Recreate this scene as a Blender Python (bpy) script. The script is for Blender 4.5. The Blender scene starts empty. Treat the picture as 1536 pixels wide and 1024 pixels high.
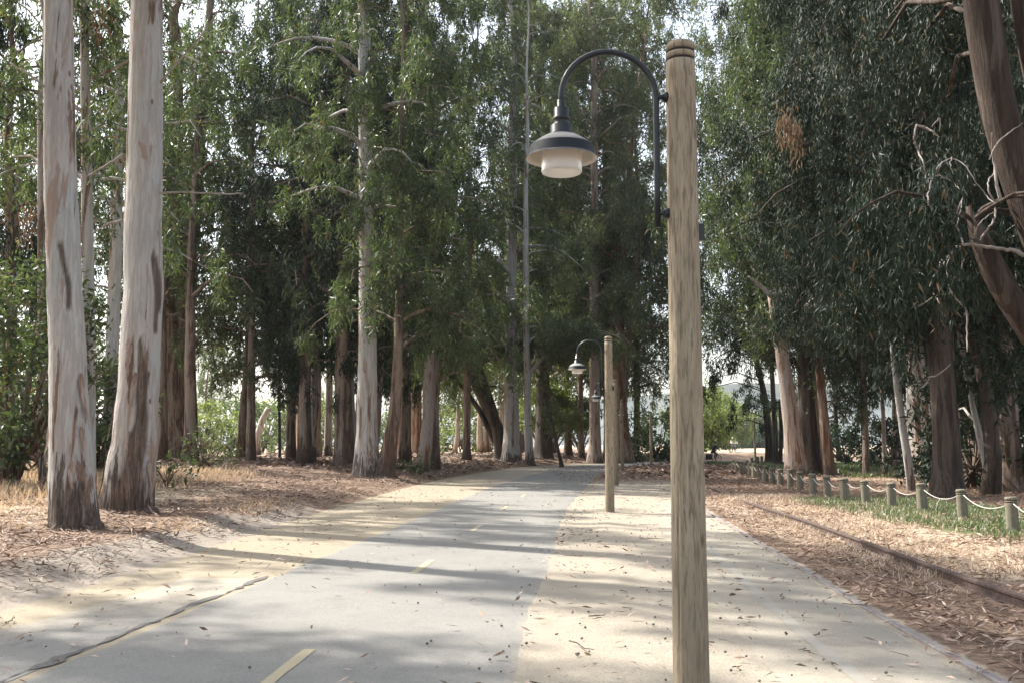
import bpy, math, random
import numpy as np
from mathutils import Vector, Matrix
random.seed(7)
RNG = np.random.default_rng(11)
R_ = math.radians
scn = bpy.context.scene
COL = scn.collection

# ------------------------------------------------------------------ camera model
W_, H_ = 1536.0, 1024.0
F_ = W_ * 35.0 / 36.0
PITCH = R_(5.9)
CAMZ = 1.5
def ray(px, py):
    x = (px - W_/2)/F_; u = (H_/2 - py)/F_
    c, s = math.cos(PITCH), math.sin(PITCH)
    return np.array([x, c - u*s, s + u*c])
def at_depth(px, py, d):
    r = ray(px, py); return np.array([0, 0, CAMZ]) + r*(d/r[1])

# ------------------------------------------------------------------ plan curves (x as a function of y)
def curve(pts):
    xs = np.array([p[0] for p in pts]); ys = np.array([p[1] for p in pts])
    m = np.gradient(xs, ys)
    def f(y):
        y = np.asarray(y, float); i = np.clip(np.searchsorted(ys, y) - 1, 0, len(ys)-2)
        h = ys[i+1]-ys[i]; t = np.clip((y-ys[i])/h, 0, 1)
        return ((2*t**3-3*t**2+1)*xs[i] + (t**3-2*t**2+t)*h*m[i] + (-2*t**3+3*t**2)*xs[i+1] + (t**3-t**2)*h*m[i+1])
    return f
PL = curve([(-3.35,-12),(-3.3,3),(-3.2,6.5),(-3.08,8),(-2.82,11.4),(-2.04,20.5),(-.9,35),(1.0,51),(3.6,66),(9,82),(18.5,91),(40,98),(90,104),(300,118)])
PR = curve([(.0,-12),(.05,3),(.12,6.5),(.2,8.5),(.5,12.2),(1.3,22.6),(2.75,36),(4.8,53),(6.9,65),(11.5,77),(20,86),(41,93.5),(90,100),(300,114)])
LE = curve([(-5,-12),(-4.7,3),(-4.6,9),(-4.4,14),(-4.35,20),(-4.0,30),(-3.2,42),(-1.2,57),(2.2,72),(8,84),(17,94),(40,101),(90,107),(300,121)])
RA = curve([(2.85,-12),(3.0,4),(3.07,6.25),(3.14,7.6),(3.5,12.2),(4.5,23.8),(5.6,34),(8,50),(16,75),(40,90)])
RB = curve([(4.4,-12),(4.55,4),(4.7,9.2),(5.2,16.1),(6.1,26.7),(6.95,36),(9.5,52),(17.5,75),(41,88)])

def sstep(a, b, x):
    t = np.clip((np.asarray(x, float)-a)/(b-a), 0, 1); return t*t*(3-2*t)

# value noise on the ground plane
_NG = np.random.default_rng(3).random((256, 256))
def vnoise(x, y, s):
    x = np.asarray(x, float)*s + 1000.3; y = np.asarray(y, float)*s + 1000.7
    xi = np.floor(x).astype(int); yi = np.floor(y).astype(int); fx = x-xi; fy = y-yi
    fx = fx*fx*(3-2*fx); fy = fy*fy*(3-2*fy)
    g = lambda a, b: _NG[a % 256, b % 256]
    return (g(xi,yi)*(1-fx)+g(xi+1,yi)*fx)*(1-fy) + (g(xi,yi+1)*(1-fx)+g(xi+1,yi+1)*fx)*fy

def hz(x, y):
    x = np.asarray(x, float); y = np.asarray(y, float)
    u = LE(y) - x
    z = .20*sstep(0, 1.3, u) + .45*sstep(.8, 11, u)
    z = z + sstep(.2, 2, u)*(.16*(vnoise(x,y,.45)-.5) + .10*(vnoise(x,y,1.3)-.5))
    v = x - RA(y)
    z = z + sstep(.1, 1.2, v)*(.05*(vnoise(x,y,1.1)-.5) + .10*(vnoise(x,y,.3)-.5)*sstep(3, 8, v))
    v2 = np.minimum(x-PR(y), RA(y)-1.5-x)
    z = z + sstep(.2, .9, v2)*.03*vnoise(x,y,.8)
    return z
def at_ground(px, py):
    r = ray(px, py); d = 20.0
    if r[2] >= -1e-4: raise ValueError('above horizon')
    z = 0.0
    for _ in range(60):
        d = (z - CAMZ)/r[2]
        d = min(d, 400)
        nz = float(hz(r[0]*d, r[1]*d)); z = z*.5 + nz*.5
    return np.array([r[0]*d, r[1]*d, float(hz(r[0]*d, r[1]*d))])

# ------------------------------------------------------------------ mesh builder
class MB:
    def __init__(s): s.v = []; s.f = []; s.n = 0; s.uv = []
    def add(s, v, f, mi=0):
        v = np.asarray(v, float).reshape(-1, 3)
        if isinstance(f, np.ndarray): s.f.append((f + s.n, mi))
        else:
            by = {}
            for q in f: by.setdefault(len(q), []).append(q)
            for k in by: s.f.append((np.array(by[k], int) + s.n, mi))
        s.v.append(v); s.n += len(v); return s
    def tube(s, pts, rad, seg=8, caps=True, lobes=None, rough=0, mi=0, rng=RNG):
        P = np.asarray(pts, float); n = len(P); rad = np.broadcast_to(np.asarray(rad, float), (n,))
        T = np.gradient(P, axis=0); T /= np.linalg.norm(T, axis=1)[:, None] + 1e-12
        a = np.array([1, 0, 0]) if abs(T[0][0]) < .8 else np.array([0, 1, 0])
        N = np.cross(T[0], a); N /= np.linalg.norm(N); rings = []
        th = np.linspace(0, 2*math.pi, seg, endpoint=False)
        for i in range(n):
            N = N - T[i]*N.dot(T[i]); N /= np.linalg.norm(N); B = np.cross(T[i], N)
            r = rad[i]*np.ones(seg)
            if lobes is not None: r = r*lobes[i]
            if rough: r = r*(1+rough*(rng.random(seg)-.5))
            rings.append(P[i] + np.outer(np.cos(th)*r, N) + np.outer(np.sin(th)*r, B))
        V = np.concatenate(rings); k = np.arange(seg); k2 = (k+1) % seg; F = []
        for i in range(n-1):
            F.append(np.stack([i*seg+k, i*seg+k2, (i+1)*seg+k2, (i+1)*seg+k], 1))
        F = np.concatenate(F)
        if caps:
            V = np.concatenate([V, P[:1], P[-1:]]); c0 = n*seg; c1 = c0+1
            s.f.append((np.stack([k2, k, np.full(seg, c0)], 1)+s.n, mi))
            s.f.append((np.stack([(n-1)*seg+k, (n-1)*seg+k2, np.full(seg, c1)], 1)+s.n, mi))
        s.f.append((F+s.n, mi)); s.v.append(V); s.n += len(V); return s
    def lathe(s, prof, c=(0,0,0), seg=24, mi=0):
        c = np.asarray(c, float); th = np.linspace(0, 2*math.pi, seg, endpoint=False); V = []
        for r, z in prof: V.append(np.stack([c[0]+r*np.cos(th), c[1]+r*np.sin(th), np.full(seg, c[2]+z)], 1))
        k = np.arange(seg); k2 = (k+1) % seg
        F = [np.stack([i*seg+k, i*seg+k2, (i+1)*seg+k2, (i+1)*seg+k], 1) for i in range(len(prof)-1)]
        s.add(np.concatenate(V), np.concatenate(F), mi); return s
    def box(s, c, d, rot=None, mi=0):
        c = np.asarray(c, float); h = np.asarray(d, float)/2
        V = np.array([[sx*h[0], sy*h[1], sz*h[2]] for sx in (-1,1) for sy in (-1,1) for sz in (-1,1)])
        if rot is not None: V = V @ np.array(rot).T
        s.add(V+c, np.array([[0,1,3,2],[4,6,7,5],[0,4,5,1],[2,3,7,6],[0,2,6,4],[1,5,7,3]]), mi); return s
    def build(s, name, mats, parent=None, base=(0,0,0), smooth=True):
        V = np.concatenate(s.v) - np.asarray(base, float)
        me = bpy.data.meshes.new(name); me.vertices.add(len(V)); me.vertices.foreach_set('co', V.astype(np.float32).ravel())
        idx = np.concatenate([f.ravel() for f, m in s.f]); cnt = np.concatenate([np.full(len(f), f.shape[1]) for f, m in s.f])
        mi = np.concatenate([np.full(len(f), m) for f, m in s.f])
        me.loops.add(len(idx)); me.loops.foreach_set('vertex_index', idx.astype(np.int32))
        st = np.concatenate([[0], np.cumsum(cnt)[:-1]])
        me.polygons.add(len(cnt)); me.polygons.foreach_set('loop_start', st.astype(np.int32))
        me.polygons.foreach_set('material_index', mi.astype(np.int32))
        me.polygons.foreach_set('use_smooth', np.full(len(cnt), smooth))
        me.update(calc_edges=True); me.validate()
        for m in (mats if isinstance(mats, (list, tuple)) else [mats]): me.materials.append(m)
        o = bpy.data.objects.new(name, me); COL.objects.link(o)
        if parent is not None: o.parent = parent
        else: o.location = Vector(base)
        return o

def tag(o, label=None, cat=None, group=None, kind=None):
    if label: o['label'] = label
    if cat: o['category'] = cat
    if group: o['group'] = group
    if kind: o['kind'] = kind
    return o
def thing(name, loc, label, cat, group=None, rz=0):
    o = bpy.data.objects.new(name, None); COL.objects.link(o); o.location = Vector(loc); o.rotation_euler.z = rz
    o.empty_display_size = .2
    return tag(o, label, cat, group)
def copy_tree(o, parent=None):
    c = o.copy(); COL.objects.link(c); c.parent = parent
    for ch in list(o.children): copy_tree(ch, c)
    return c

# ------------------------------------------------------------------ materials
class NT:
    def __init__(s, name):
        s.m = bpy.data.materials.new(name); s.m.use_nodes = True; s.t = s.m.node_tree; s.n = s.t.nodes; s.l = s.t.links
        s.b = s.n['Principled BSDF']; s.out = s.n['Material Output']
        s.tc = s.n.new('ShaderNodeTexCoord')
    def link(s, a, b): s.l.new(a, b)
    def _in(s, sock, v):
        if hasattr(v, 'is_output'): s.l.new(v, sock)
        elif v is not None:
            if isinstance(v, (tuple, list)) and len(v) == 3 and sock.type == 'RGBA': v = (*v, 1)
            sock.default_value = v
    def coord(s, which='Object', scale=(1,1,1)):
        mp = s.n.new('ShaderNodeMapping'); s.link(s.tc.outputs[which], mp.inputs[0]); mp.inputs['Scale'].default_value = scale
        return mp.outputs[0]
    def noise(s, scale, detail=4, rough=.55, vec=None, dist=0):
        n = s.n.new('ShaderNodeTexNoise'); n.inputs['Scale'].default_value = scale; n.inputs['Detail'].default_value = detail
        n.inputs['Roughness'].default_value = rough; n.inputs['Distortion'].default_value = dist
        if vec is not None: s.link(vec, n.inputs['Vector'])
        return n.outputs[0]
    def voro(s, scale, vec=None, out='Color', feature='F1'):
        n = s.n.new('ShaderNodeTexVoronoi'); n.feature = feature; n.inputs['Scale'].default_value = scale
        if vec is not None: s.link(vec, n.inputs['Vector'])
        return n.outputs[out]
    def ramp(s, fac, stops, interp='LINEAR'):
        r = s.n.new('ShaderNodeValToRGB'); r.color_ramp.interpolation = interp; e = r.color_ramp.elements
        while len(e) < len(stops): e.new(.5)
        for k, (p, c) in enumerate(stops):
            e[k].position = p; e[k].color = (*c, 1) if isinstance(c, (tuple, list)) else (c, c, c, 1)
        s.link(fac, r.inputs[0]); return r.outputs[0]
    def mix(s, fac, a, b, mode='MIX'):
        n = s.n.new('ShaderNodeMix'); n.data_type = 'RGBA'; n.blend_type = mode
        s._in(n.inputs['Factor'], fac); s._in(n.inputs['A'], a) if False else None
        ins = [i for i in n.inputs if i.type == 'RGBA']; s._in(ins[0], a); s._in(ins[1], b)
        return [o for o in n.outputs if o.type == 'RGBA'][0]
    def math(s, op, a, b=None, clamp=False):
        n = s.n.new('ShaderNodeMath'); n.operation = op; n.use_clamp = clamp
        s._in(n.inputs[0], a)
        if b is not None: s._in(n.inputs[1], b)
        return n.outputs[0]
    def attr(s, name, out='Color'):
        n = s.n.new('ShaderNodeAttribute'); n.attribute_name = name; return n.outputs[out]
    def sep(s, c):
        n = s.n.new('ShaderNodeSeparateXYZ'); s.link(c, n.inputs[0]); return n.outputs
    def island(s):
        n = s.n.new('ShaderNodeNewGeometry'); return n.outputs['Random Per Island']
    def pos(s):
        n = s.n.new('ShaderNodeNewGeometry'); return n.outputs['Position']
    def col(s, c): s._in(s.b.inputs['Base Color'], c); return s
    def rough(s, r): s._in(s.b.inputs['Roughness'], r); return s
    def spec(s, v): s.b.inputs['Specular IOR Level'].default_value = v; return s
    def bump(s, h, strength=.5, dist=.02):
        b = s.n.new('ShaderNodeBump'); b.inputs['Strength'].default_value = strength; b.inputs['Distance'].default_value = dist
        s.link(h, b.inputs['Height']); s.link(b.outputs[0], s.b.inputs['Normal']); return s

def leaf_mat(name, c0, c1, c2, trans=.4, rough=.42, spec=.45):
    t = NT(name)
    isl = t.island(); pn = t.noise(.35, 3, .6, t.pos())
    c = t.ramp(t.math('ADD', t.math('MULTIPLY', isl, .6), t.math('MULTIPLY', pn, .4)), [(.12, c0), (.5, c1), (.9, c2)])
    if 'gum' in name: c = t.mix(t.ramp(isl, [(.968, 0.), (.974, 1.)]), c, (.17,.11,.06))     # the odd dying leaf
    t.col(c).rough(rough).spec(spec)
    if trans:
        tr = t.n.new('ShaderNodeBsdfTranslucent'); mx = t.n.new('ShaderNodeMixShader'); mx.inputs[0].default_value = trans
        t.link(t.mix(1, c, (1.0, .92, .78) if ('dry' in name or 'dead' in name) else (1.0, 1.15, .5), 'MULTIPLY'), tr.inputs[0])
        t.link(t.b.outputs[0], mx.inputs[1]); t.link(tr.outputs[0], mx.inputs[2]); t.link(mx.outputs[0], t.out.inputs[0])
    return t.m
M = {}
M['gum'] = leaf_mat('gum_leaves', (.036,.056,.030), (.082,.108,.052), (.195,.215,.125))
M['gum_olive'] = leaf_mat('olive_gum_leaves', (.055,.075,.035), (.115,.135,.068), (.23,.24,.14))
M['gum_shaded'] = leaf_mat('shaded_gum_leaves', (.013,.023,.015), (.026,.040,.024), (.060,.076,.050), .12, .55, .22)  # darkened copy of the gum leaf: the grove's shade is put into its colour
M['bush'] = leaf_mat('bush_leaves', (.065,.09,.055), (.13,.165,.100), (.24,.27,.18), .45)
M['bush_yellow'] = leaf_mat('yellow_bush_leaves', (.10,.135,.05), (.20,.235,.10), (.33,.34,.17), .5)
M['bush_blue'] = leaf_mat('blue_bush_leaves', (.05,.075,.065), (.08,.11,.09), (.12,.15,.12), .3)
M['deadleaf'] = leaf_mat('dead_leaves', (.13,.08,.045), (.22,.14,.08), (.34,.24,.15), .25, .6, .2)
M['grass'] = leaf_mat('green_grass', (.05,.085,.035), (.10,.14,.06), (.24,.25,.14), .35)
M['straw'] = leaf_mat('dry_grass', (.36,.275,.20), (.52,.42,.32), (.66,.57,.46), .3, .6, .2)
M['straw_orange'] = leaf_mat('orange_dry_grass', (.40,.29,.19), (.54,.41,.28), (.64,.52,.38), .3, .6, .2)
M['litter'] = leaf_mat('litter_leaves', (.075,.045,.032), (.20,.125,.09), (.47,.355,.275), 0, .65, .25)
M['litter_pale'] = leaf_mat('pale_litter_leaves', (.085,.052,.036), (.255,.165,.118), (.56,.43,.335), 0, .65, .25)

def bark(name, pale, tint, brown, dark, peel, stock):
    """pale smooth gum bark with long peeling streaks and a rough dark stocking at the foot (stock = its height in metres)"""
    t = NT(name)
    v = t.coord('Object', (5.5, 5.5, .55)); v2 = t.coord('Object', (2.2, 2.2, .22)); v3 = t.coord('Object', (1, 1, 1)); v4 = t.coord('Object', (14, 14, 1.6))
    n1 = t.noise(1.0, 6, .62, v, .4); n2 = t.noise(1.0, 4, .6, v2, .3); n3 = t.noise(26, 4, .6, v3); n4 = t.noise(1.0, 6, .65, v4, .3)
    n5 = t.noise(1.0, 5, .6, t.coord('Object', (3.4, 3.4, .5)), .8); n6 = t.noise(1.0, 3, .6, t.coord('Object', (1.1, 1.1, .45)), .2); n7 = t.noise(1.0, 4, .7, t.coord('Object', (30, 30, 3.0)), .2)
    c = t.mix(t.ramp(n2, [(.40, 0.), (.60, 1.)]), pale, tint)
    c = t.mix(t.ramp(n6, [(.42, 0.), (.62, .8)]), c, tuple(k*q for k, q in zip(pale, (.80, .86, .90))))     # bluish grey older skin
    c = t.mix(t.ramp(n4, [(.44, 0.), (.56, .55)]), c, tuple(k*.70 for k in tint))
    c = t.mix(t.ramp(n7, [(.55, 0.), (.70, .5)]), c, tuple(k*.62 for k in pale))
    c = t.mix(t.ramp(n5, [(.60, 0.), (.635, .85)]), c, tuple(k*q for k, q in zip(tint, (.72, .60, .52))))   # torn strips
    c = t.mix(t.ramp(t.math('ADD', t.math('MULTIPLY', n1, .6), t.math('MULTIPLY', n2, .4)), [(peel, 0.), (peel+.03, 1.)]), c, t.mix(t.ramp(n4, [(.4, 0.), (.6, 1.)]), brown, tuple(k*.5 for k in brown)))
    kn = t.voro(1, t.coord('Object', (3.2, 3.2, 1.5)), 'Distance')
    c = t.mix(t.ramp(kn, [(.05, .9), (.11, 0.)]), c, tuple(k*.55 for k in brown))
    z = t.sep(t.tc.outputs['Object'])[2]
    s = t.math('ADD', t.math('DIVIDE', z, stock), t.math('MULTIPLY', t.math('SUBTRACT', t.math('ADD', t.math('MULTIPLY', n1, .65), t.math('MULTIPLY', n4, .35)), .5), 5.0))
    c = t.mix(t.ramp(s, [(.35, 1.), (.62, 0.)]), c, t.mix(t.ramp(n7, [(.40, 0.), (.64, 1.)]), dark, tuple(k*3.0 for k in dark)))
    c = t.mix(t.math('MULTIPLY', t.attr('scar', 'Fac'), .92), c, t.mix(t.ramp(n4, [(.42, 0.), (.6, 1.)]), tuple(k*.9 for k in dark), t.mix(t.ramp(n7, [(.42, 0.), (.6, 1.)]), tuple(k*.45 for k in brown), tuple(k*1.0 for k in brown))))
    t.col(c).rough(.78).spec(.25)
    t.bump(t.math('ADD', t.math('ADD', t.math('MULTIPLY', n1, .6), n4), t.math('MULTIPLY', n7, .6)), 1.0, .045)
    return t.m
M['bark_pale'] = bark('pale_gum_bark', (.50,.48,.445), (.43,.37,.33), (.235,.155,.115), (.055,.042,.034), .555, 1.25)
M['bark_pink'] = bark('pink_gum_bark', (.44,.36,.31), (.38,.28,.22), (.25,.14,.09), (.07,.05,.038), .55, .8)
M['bark_brown'] = bark('brown_gum_bark', (.31,.245,.195), (.25,.175,.13), (.15,.095,.065), (.06,.042,.032), .5, 1.2)
M['bark_shaggy'] = bark('shaggy_brown_bark', (.11,.083,.064), (.09,.06,.044), (.06,.038,.026), (.03,.024,.02), .47, 1.2)
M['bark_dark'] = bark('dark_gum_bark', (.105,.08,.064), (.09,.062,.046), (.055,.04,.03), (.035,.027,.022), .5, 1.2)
M['bark_red'] = bark('red_gum_bark', (.36,.27,.21), (.30,.165,.10), (.20,.095,.05), (.07,.05,.04), .5, .6)
M['bark_split'] = bark('white_and_red_bark', (.62,.57,.52), (.50,.42,.36), (.24,.12,.07), (.08,.055,.04), .50, .5)
t = NT('peeled_bark'); t.col(t.ramp(t.noise(1, 5, .65, t.coord('Object', (16, 16, 2))), [(.3, (.13,.08,.055)), (.5, (.26,.18,.135)), (.7, (.40,.33,.28))])).rough(.85); M['bark_peel'] = t.m
t = NT('dead_wood'); t.col(t.ramp(t.noise(8, 4, .6, t.coord()), [(.3, (.16,.13,.11)), (.7, (.33,.285,.25))])).rough(.8); M['deadwood'] = t.m

def timber(name, a, b, dk):
    t = NT(name)
    v = t.coord('Object', (26, 26, 2.4)); v2 = t.coord('Object', (55, 55, 6)); v3 = t.coord('Object', (3, 3, 1.0))
    n = t.noise(1, 6, .6, v, .6); n2 = t.noise(1, 4, .6, v2); n3 = t.noise(1, 3, .5, v3)
    c = t.mix(t.ramp(n, [(.32, 0.), (.68, 1.)]), a, b)
    c = t.mix(t.ramp(n2, [(.50, 0.), (.62, .7)]), c, dk)
    n8 = t.noise(1, 5, .7, t.coord('Object', (9, 9, 2.6)), .4); c = t.mix(t.ramp(n8, [(.48, 0.), (.66, .42)]), c, tuple(k*.55 for k in b)); n9 = t.noise(1, 3, .6, t.coord('Object', (140, 140, 9))); c = t.mix(t.ramp(n9, [(.52, 0.), (.66, .5)]), c, tuple(k*.5 for k in b))
    c = t.mix(t.ramp(n3, [(.45, 0.), (.75, .45)]), c, tuple(k*.6 for k in b))
    kn = t.voro(1, t.coord('Object', (5, 5, 2.4)), 'Distance')
    c = t.mix(t.ramp(kn, [(.05, .9), (.13, 0.)]), c, dk)
    z = t.sep(t.tc.outputs['Object'])[2]
    st = t.math('SUBTRACT', t.math('ADD', 1.0, t.math('MULTIPLY', n3, .9)), z)
    c = t.mix(t.ramp(st, [(.1, 0.), (.9, .5)]), c, tuple(k*.45 for k in a))
    t.col(c).rough(.8).spec(.2); t.bump(t.math('ADD', n, t.math('MULTIPLY', n2, .6)), .7, .006); return t.m
M['timber'] = timber('post_timber', (.40,.33,.235), (.305,.24,.165), (.11,.075,.048))
M['bollard'] = timber('bollard_timber', (.31,.28,.215), (.22,.20,.15), (.085,.07,.05))
t = NT('black_paint'); n = t.noise(30, 3, .6, t.coord()); t.col(t.mix(t.ramp(t.noise(16, 5, .7, t.coord()), [(.60, 0.), (.72, .6)]), t.ramp(n, [(.3, (.007,.009,.011)), (.75, (.015,.018,.021))]), (.075,.055,.045))).rough(t.ramp(n, [(.3, .32), (.7, .5)])); M['black'] = t.m
t = NT('shade_enamel')
g = t.n.new('ShaderNodeNewGeometry'); nz = t.sep(g.outputs['Normal'])[2]; dn = t.noise(9, 4, .65, t.coord())
t.col(t.mix(t.math('MULTIPLY', t.ramp(nz, [(.5, 0.), (.85, 1.)]), t.ramp(dn, [(.25, .55), (.6, .95)])), (.016,.019,.023), (.36,.34,.305))).rough(.6).spec(.25); M['shade'] = t.m   # dust settled on the upward face
t = NT('white_enamel'); t.col(t.ramp(t.noise(6, 3, .6, t.coord()), [(.3, (.70,.62,.53)), (.7, (.80,.74,.66))])).rough(.5); M['enamel'] = t.m
t = NT('lamp_glass'); t.col((.86,.80,.72)).rough(.35); t.b.inputs['Transmission Weight'].default_value = .3; t.b.inputs['IOR'].default_value = 1.2
t.bump(t.noise(90, 2, .5, t.coord()), .3, .003); M['glass'] = t.m
t = NT('groove_dark'); t.col((.03,.025,.02)).rough(.9); M['groove'] = t.m  # near-black rings set into the cut grooves
t = NT('rope_fibre'); t.col(t.ramp(t.noise(60, 2, .5, t.coord()), [(.3, (.34,.32,.28)), (.7, (.50,.48,.44))])).rough(.8); M['rope'] = t.m
t = NT('rusty_steel'); n = t.noise(14, 5, .65, t.coord()); t.col(t.ramp(n, [(.3, (.045,.028,.024)), (.55, (.085,.055,.045)), (.75, (.16,.11,.09))])).rough(.75); t.bump(n, .4, .004); M['rail'] = t.m
t = NT('worn_steel'); n = t.noise(14, 5, .65, t.coord()); t.col(t.ramp(n, [(.3, (.17,.145,.135)), (.7, (.29,.26,.25))])).rough(.6); M['rail_worn'] = t.m

# ground
def ground_mat():
    t = NT('forest_floor'); p = t.pos()
    z1 = t.sep(t.attr('zone', 'Vector')); Rr, Gg, Bb = z1[0], z1[1], z1[2]
    nb = t.noise(.9, 5, .6, p); nm = t.noise(5, 5, .65, p); nf = t.noise(38, 4, .65, p); chip = t.voro(17, p, 'Color'); chd = t.sep(chip)[0]
    lit = t.ramp(t.math('ADD', t.math('MULTIPLY', chd, .45), t.math('MULTIPLY', nf, .55)), [(.25, (.06,.040,.028)), (.5, (.165,.108,.074)), (.78, (.34,.245,.175))])
    lit = t.mix(t.ramp(nb, [(.35, 0.), (.7, .55)]), lit, (.33,.235,.17))
    sand = t.mix(t.ramp(nm, [(.3, 0.), (.7, 1.)]), (.335,.292,.228), (.40,.355,.284))
    px_ = t.sep(p)[0]; och = t.ramp(t.math('ADD', t.math('MULTIPLY', px_, -.25), t.math('MULTIPLY', nb, .6)), [(.35, 0.), (.75, .8)])
    sand = t.mix(och, sand, (.345,.293,.210))
    sand = t.mix(t.ramp(nf, [(.56, 0.), (.74, .6)]), sand, (.33,.26,.19))
    sand = t.mix(t.ramp(t.noise(130, 2, .5, p), [(.62, 0.), (.72, .7)]), sand, (.22,.15,.10))
    grey = t.ramp(nm, [(.3, (.25,.215,.18)), (.7, (.36,.315,.26))])
    straw = t.ramp(t.math('ADD', t.math('MULTIPLY', nm, .4), t.math('MULTIPLY', nf, .6)), [(.3, (.33,.245,.165)), (.7, (.58,.48,.36))])
    grn = t.ramp(nf, [(.3, (.06,.09,.03)), (.7, (.16,.19,.075))])
    wob = t.math('MULTIPLY', t.math('SUBTRACT', t.math('ADD', t.math('MULTIPLY', nm, .6), t.math('MULTIPLY', nb, .4)), .5), 1.3)
    c = lit
    al = t.attr('bank', 'Fac')
    c = t.mix(t.ramp(t.math('ADD', al, wob), [(.35, 0.), (.65, 1.)]), c, grey)
    c = t.mix(t.ramp(t.math('ADD', Gg, wob), [(.35, 0.), (.65, 1.)]), c, straw)
    c = t.mix(t.ramp(t.math('ADD', Bb, wob), [(.35, 0.), (.65, 1.)]), c, grn)
    c = t.mix(t.ramp(t.math('ADD', Rr, wob), [(.42, 0.), (.58, 1.)]), c, sand)
    c = t.mix(t.ramp(t.noise(70, 3, .7, p), [(.40, .35), (.56, 0.)]), c, (.14,.10,.07))
    t.col(c).rough(.92).spec(.15)
    t.bump(t.math('ADD', nf, t.math('MULTIPLY', nm, 1.5)), .6, .02); return t.m
M['ground'] = ground_mat()
def asphalt(name, a, b, edge_dust):
    t = NT(name); p = t.pos()
    nb = t.noise(.55, 5, .62, p); nm = t.noise(4, 5, .65, p); nf = t.noise(150, 2, .6, p)
    c = t.mix(t.ramp(nb, [(.3, 0.), (.7, 1.)]), a, b)
    c = t.mix(t.ramp(nf, [(.45, 0.), (.7, .45)]), c, tuple(k*.55 for k in a))
    c = t.mix(t.ramp(nf, [(.28, .4), (.42, 0.)]), c, (.42,.40,.36))
    c = t.mix(t.ramp(nm, [(.55, 0.), (.75, .35)]), c, tuple(k*.72 for k in a))
    u = t.sep(t.attr('across', 'Vector'))
    dust = t.math('ADD', u[0], t.math('MULTIPLY', t.math('SUBTRACT', t.math('ADD', t.math('MULTIPLY', nb, .5), t.math('MULTIPLY', nm, .5)), .5), 1.6))
    c = t.mix(t.math('MULTIPLY', t.ramp(dust, [(.35, 0.), (.75, 1.)]), edge_dust), c, t.mix(t.ramp(nm, [(.3, 0.), (.7, 1.)]), (.335,.292,.226), (.40,.355,.282)))
    gr = t.noise(60, 4, .75, p); c = t.mix(t.ramp(gr, [(.36, .5), (.52, 0.)]), c, tuple(k*.5 for k in a)); st = t.noise(1.7, 4, .6, p, 1.5); c = t.mix(t.ramp(st, [(.55, 0.), (.68, .22)]), c, tuple(k*.6 for k in a))
    t.col(c).rough(.88).spec(.2); t.bump(t.math('ADD', nf, t.math('MULTIPLY', nm, .5)), .35, .006); return t.m
M['asphalt'] = asphalt('grey_asphalt', (.226,.216,.193), (.278,.266,.239), .7)
M['apron'] = asphalt('dusty_asphalt', (.24,.227,.203), (.29,.275,.247), .85)
M['pavement'] = asphalt('old_paving', (.285,.257,.208), (.338,.304,.247), .9)
t = NT('worn_yellow_paint'); n = t.noise(30, 4, .7, t.pos()); t.col(t.mix(t.ramp(n, [(.35, 0.), (.62, .9)]), (.43,.34,.17), (.33,.30,.24))).rough(.8); M['yellow'] = t.m
t = NT('worn_white_paint'); n = t.noise(6, 5, .7, t.pos()); t.col(t.mix(t.ramp(n, [(.3, 0.), (.65, 1.)]), (.312,.288,.244), (.292,.267,.222))).rough(.85); M['whiteline'] = t.m
t = NT('tar_and_grit'); n = t.noise(40, 4, .7, t.pos()); t.col(t.ramp(n, [(.3, (.06,.055,.05)), (.7, (.18,.165,.145))])).rough(.95); M['tar'] = t.m
t = NT('hill_scrub'); n = t.noise(.01, 5, .6, t.pos()); t.col(t.ramp(n, [(.35, (.035,.055,.045)), (.65, (.075,.085,.060))])).rough(.95); M['hill'] = t.m

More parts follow.
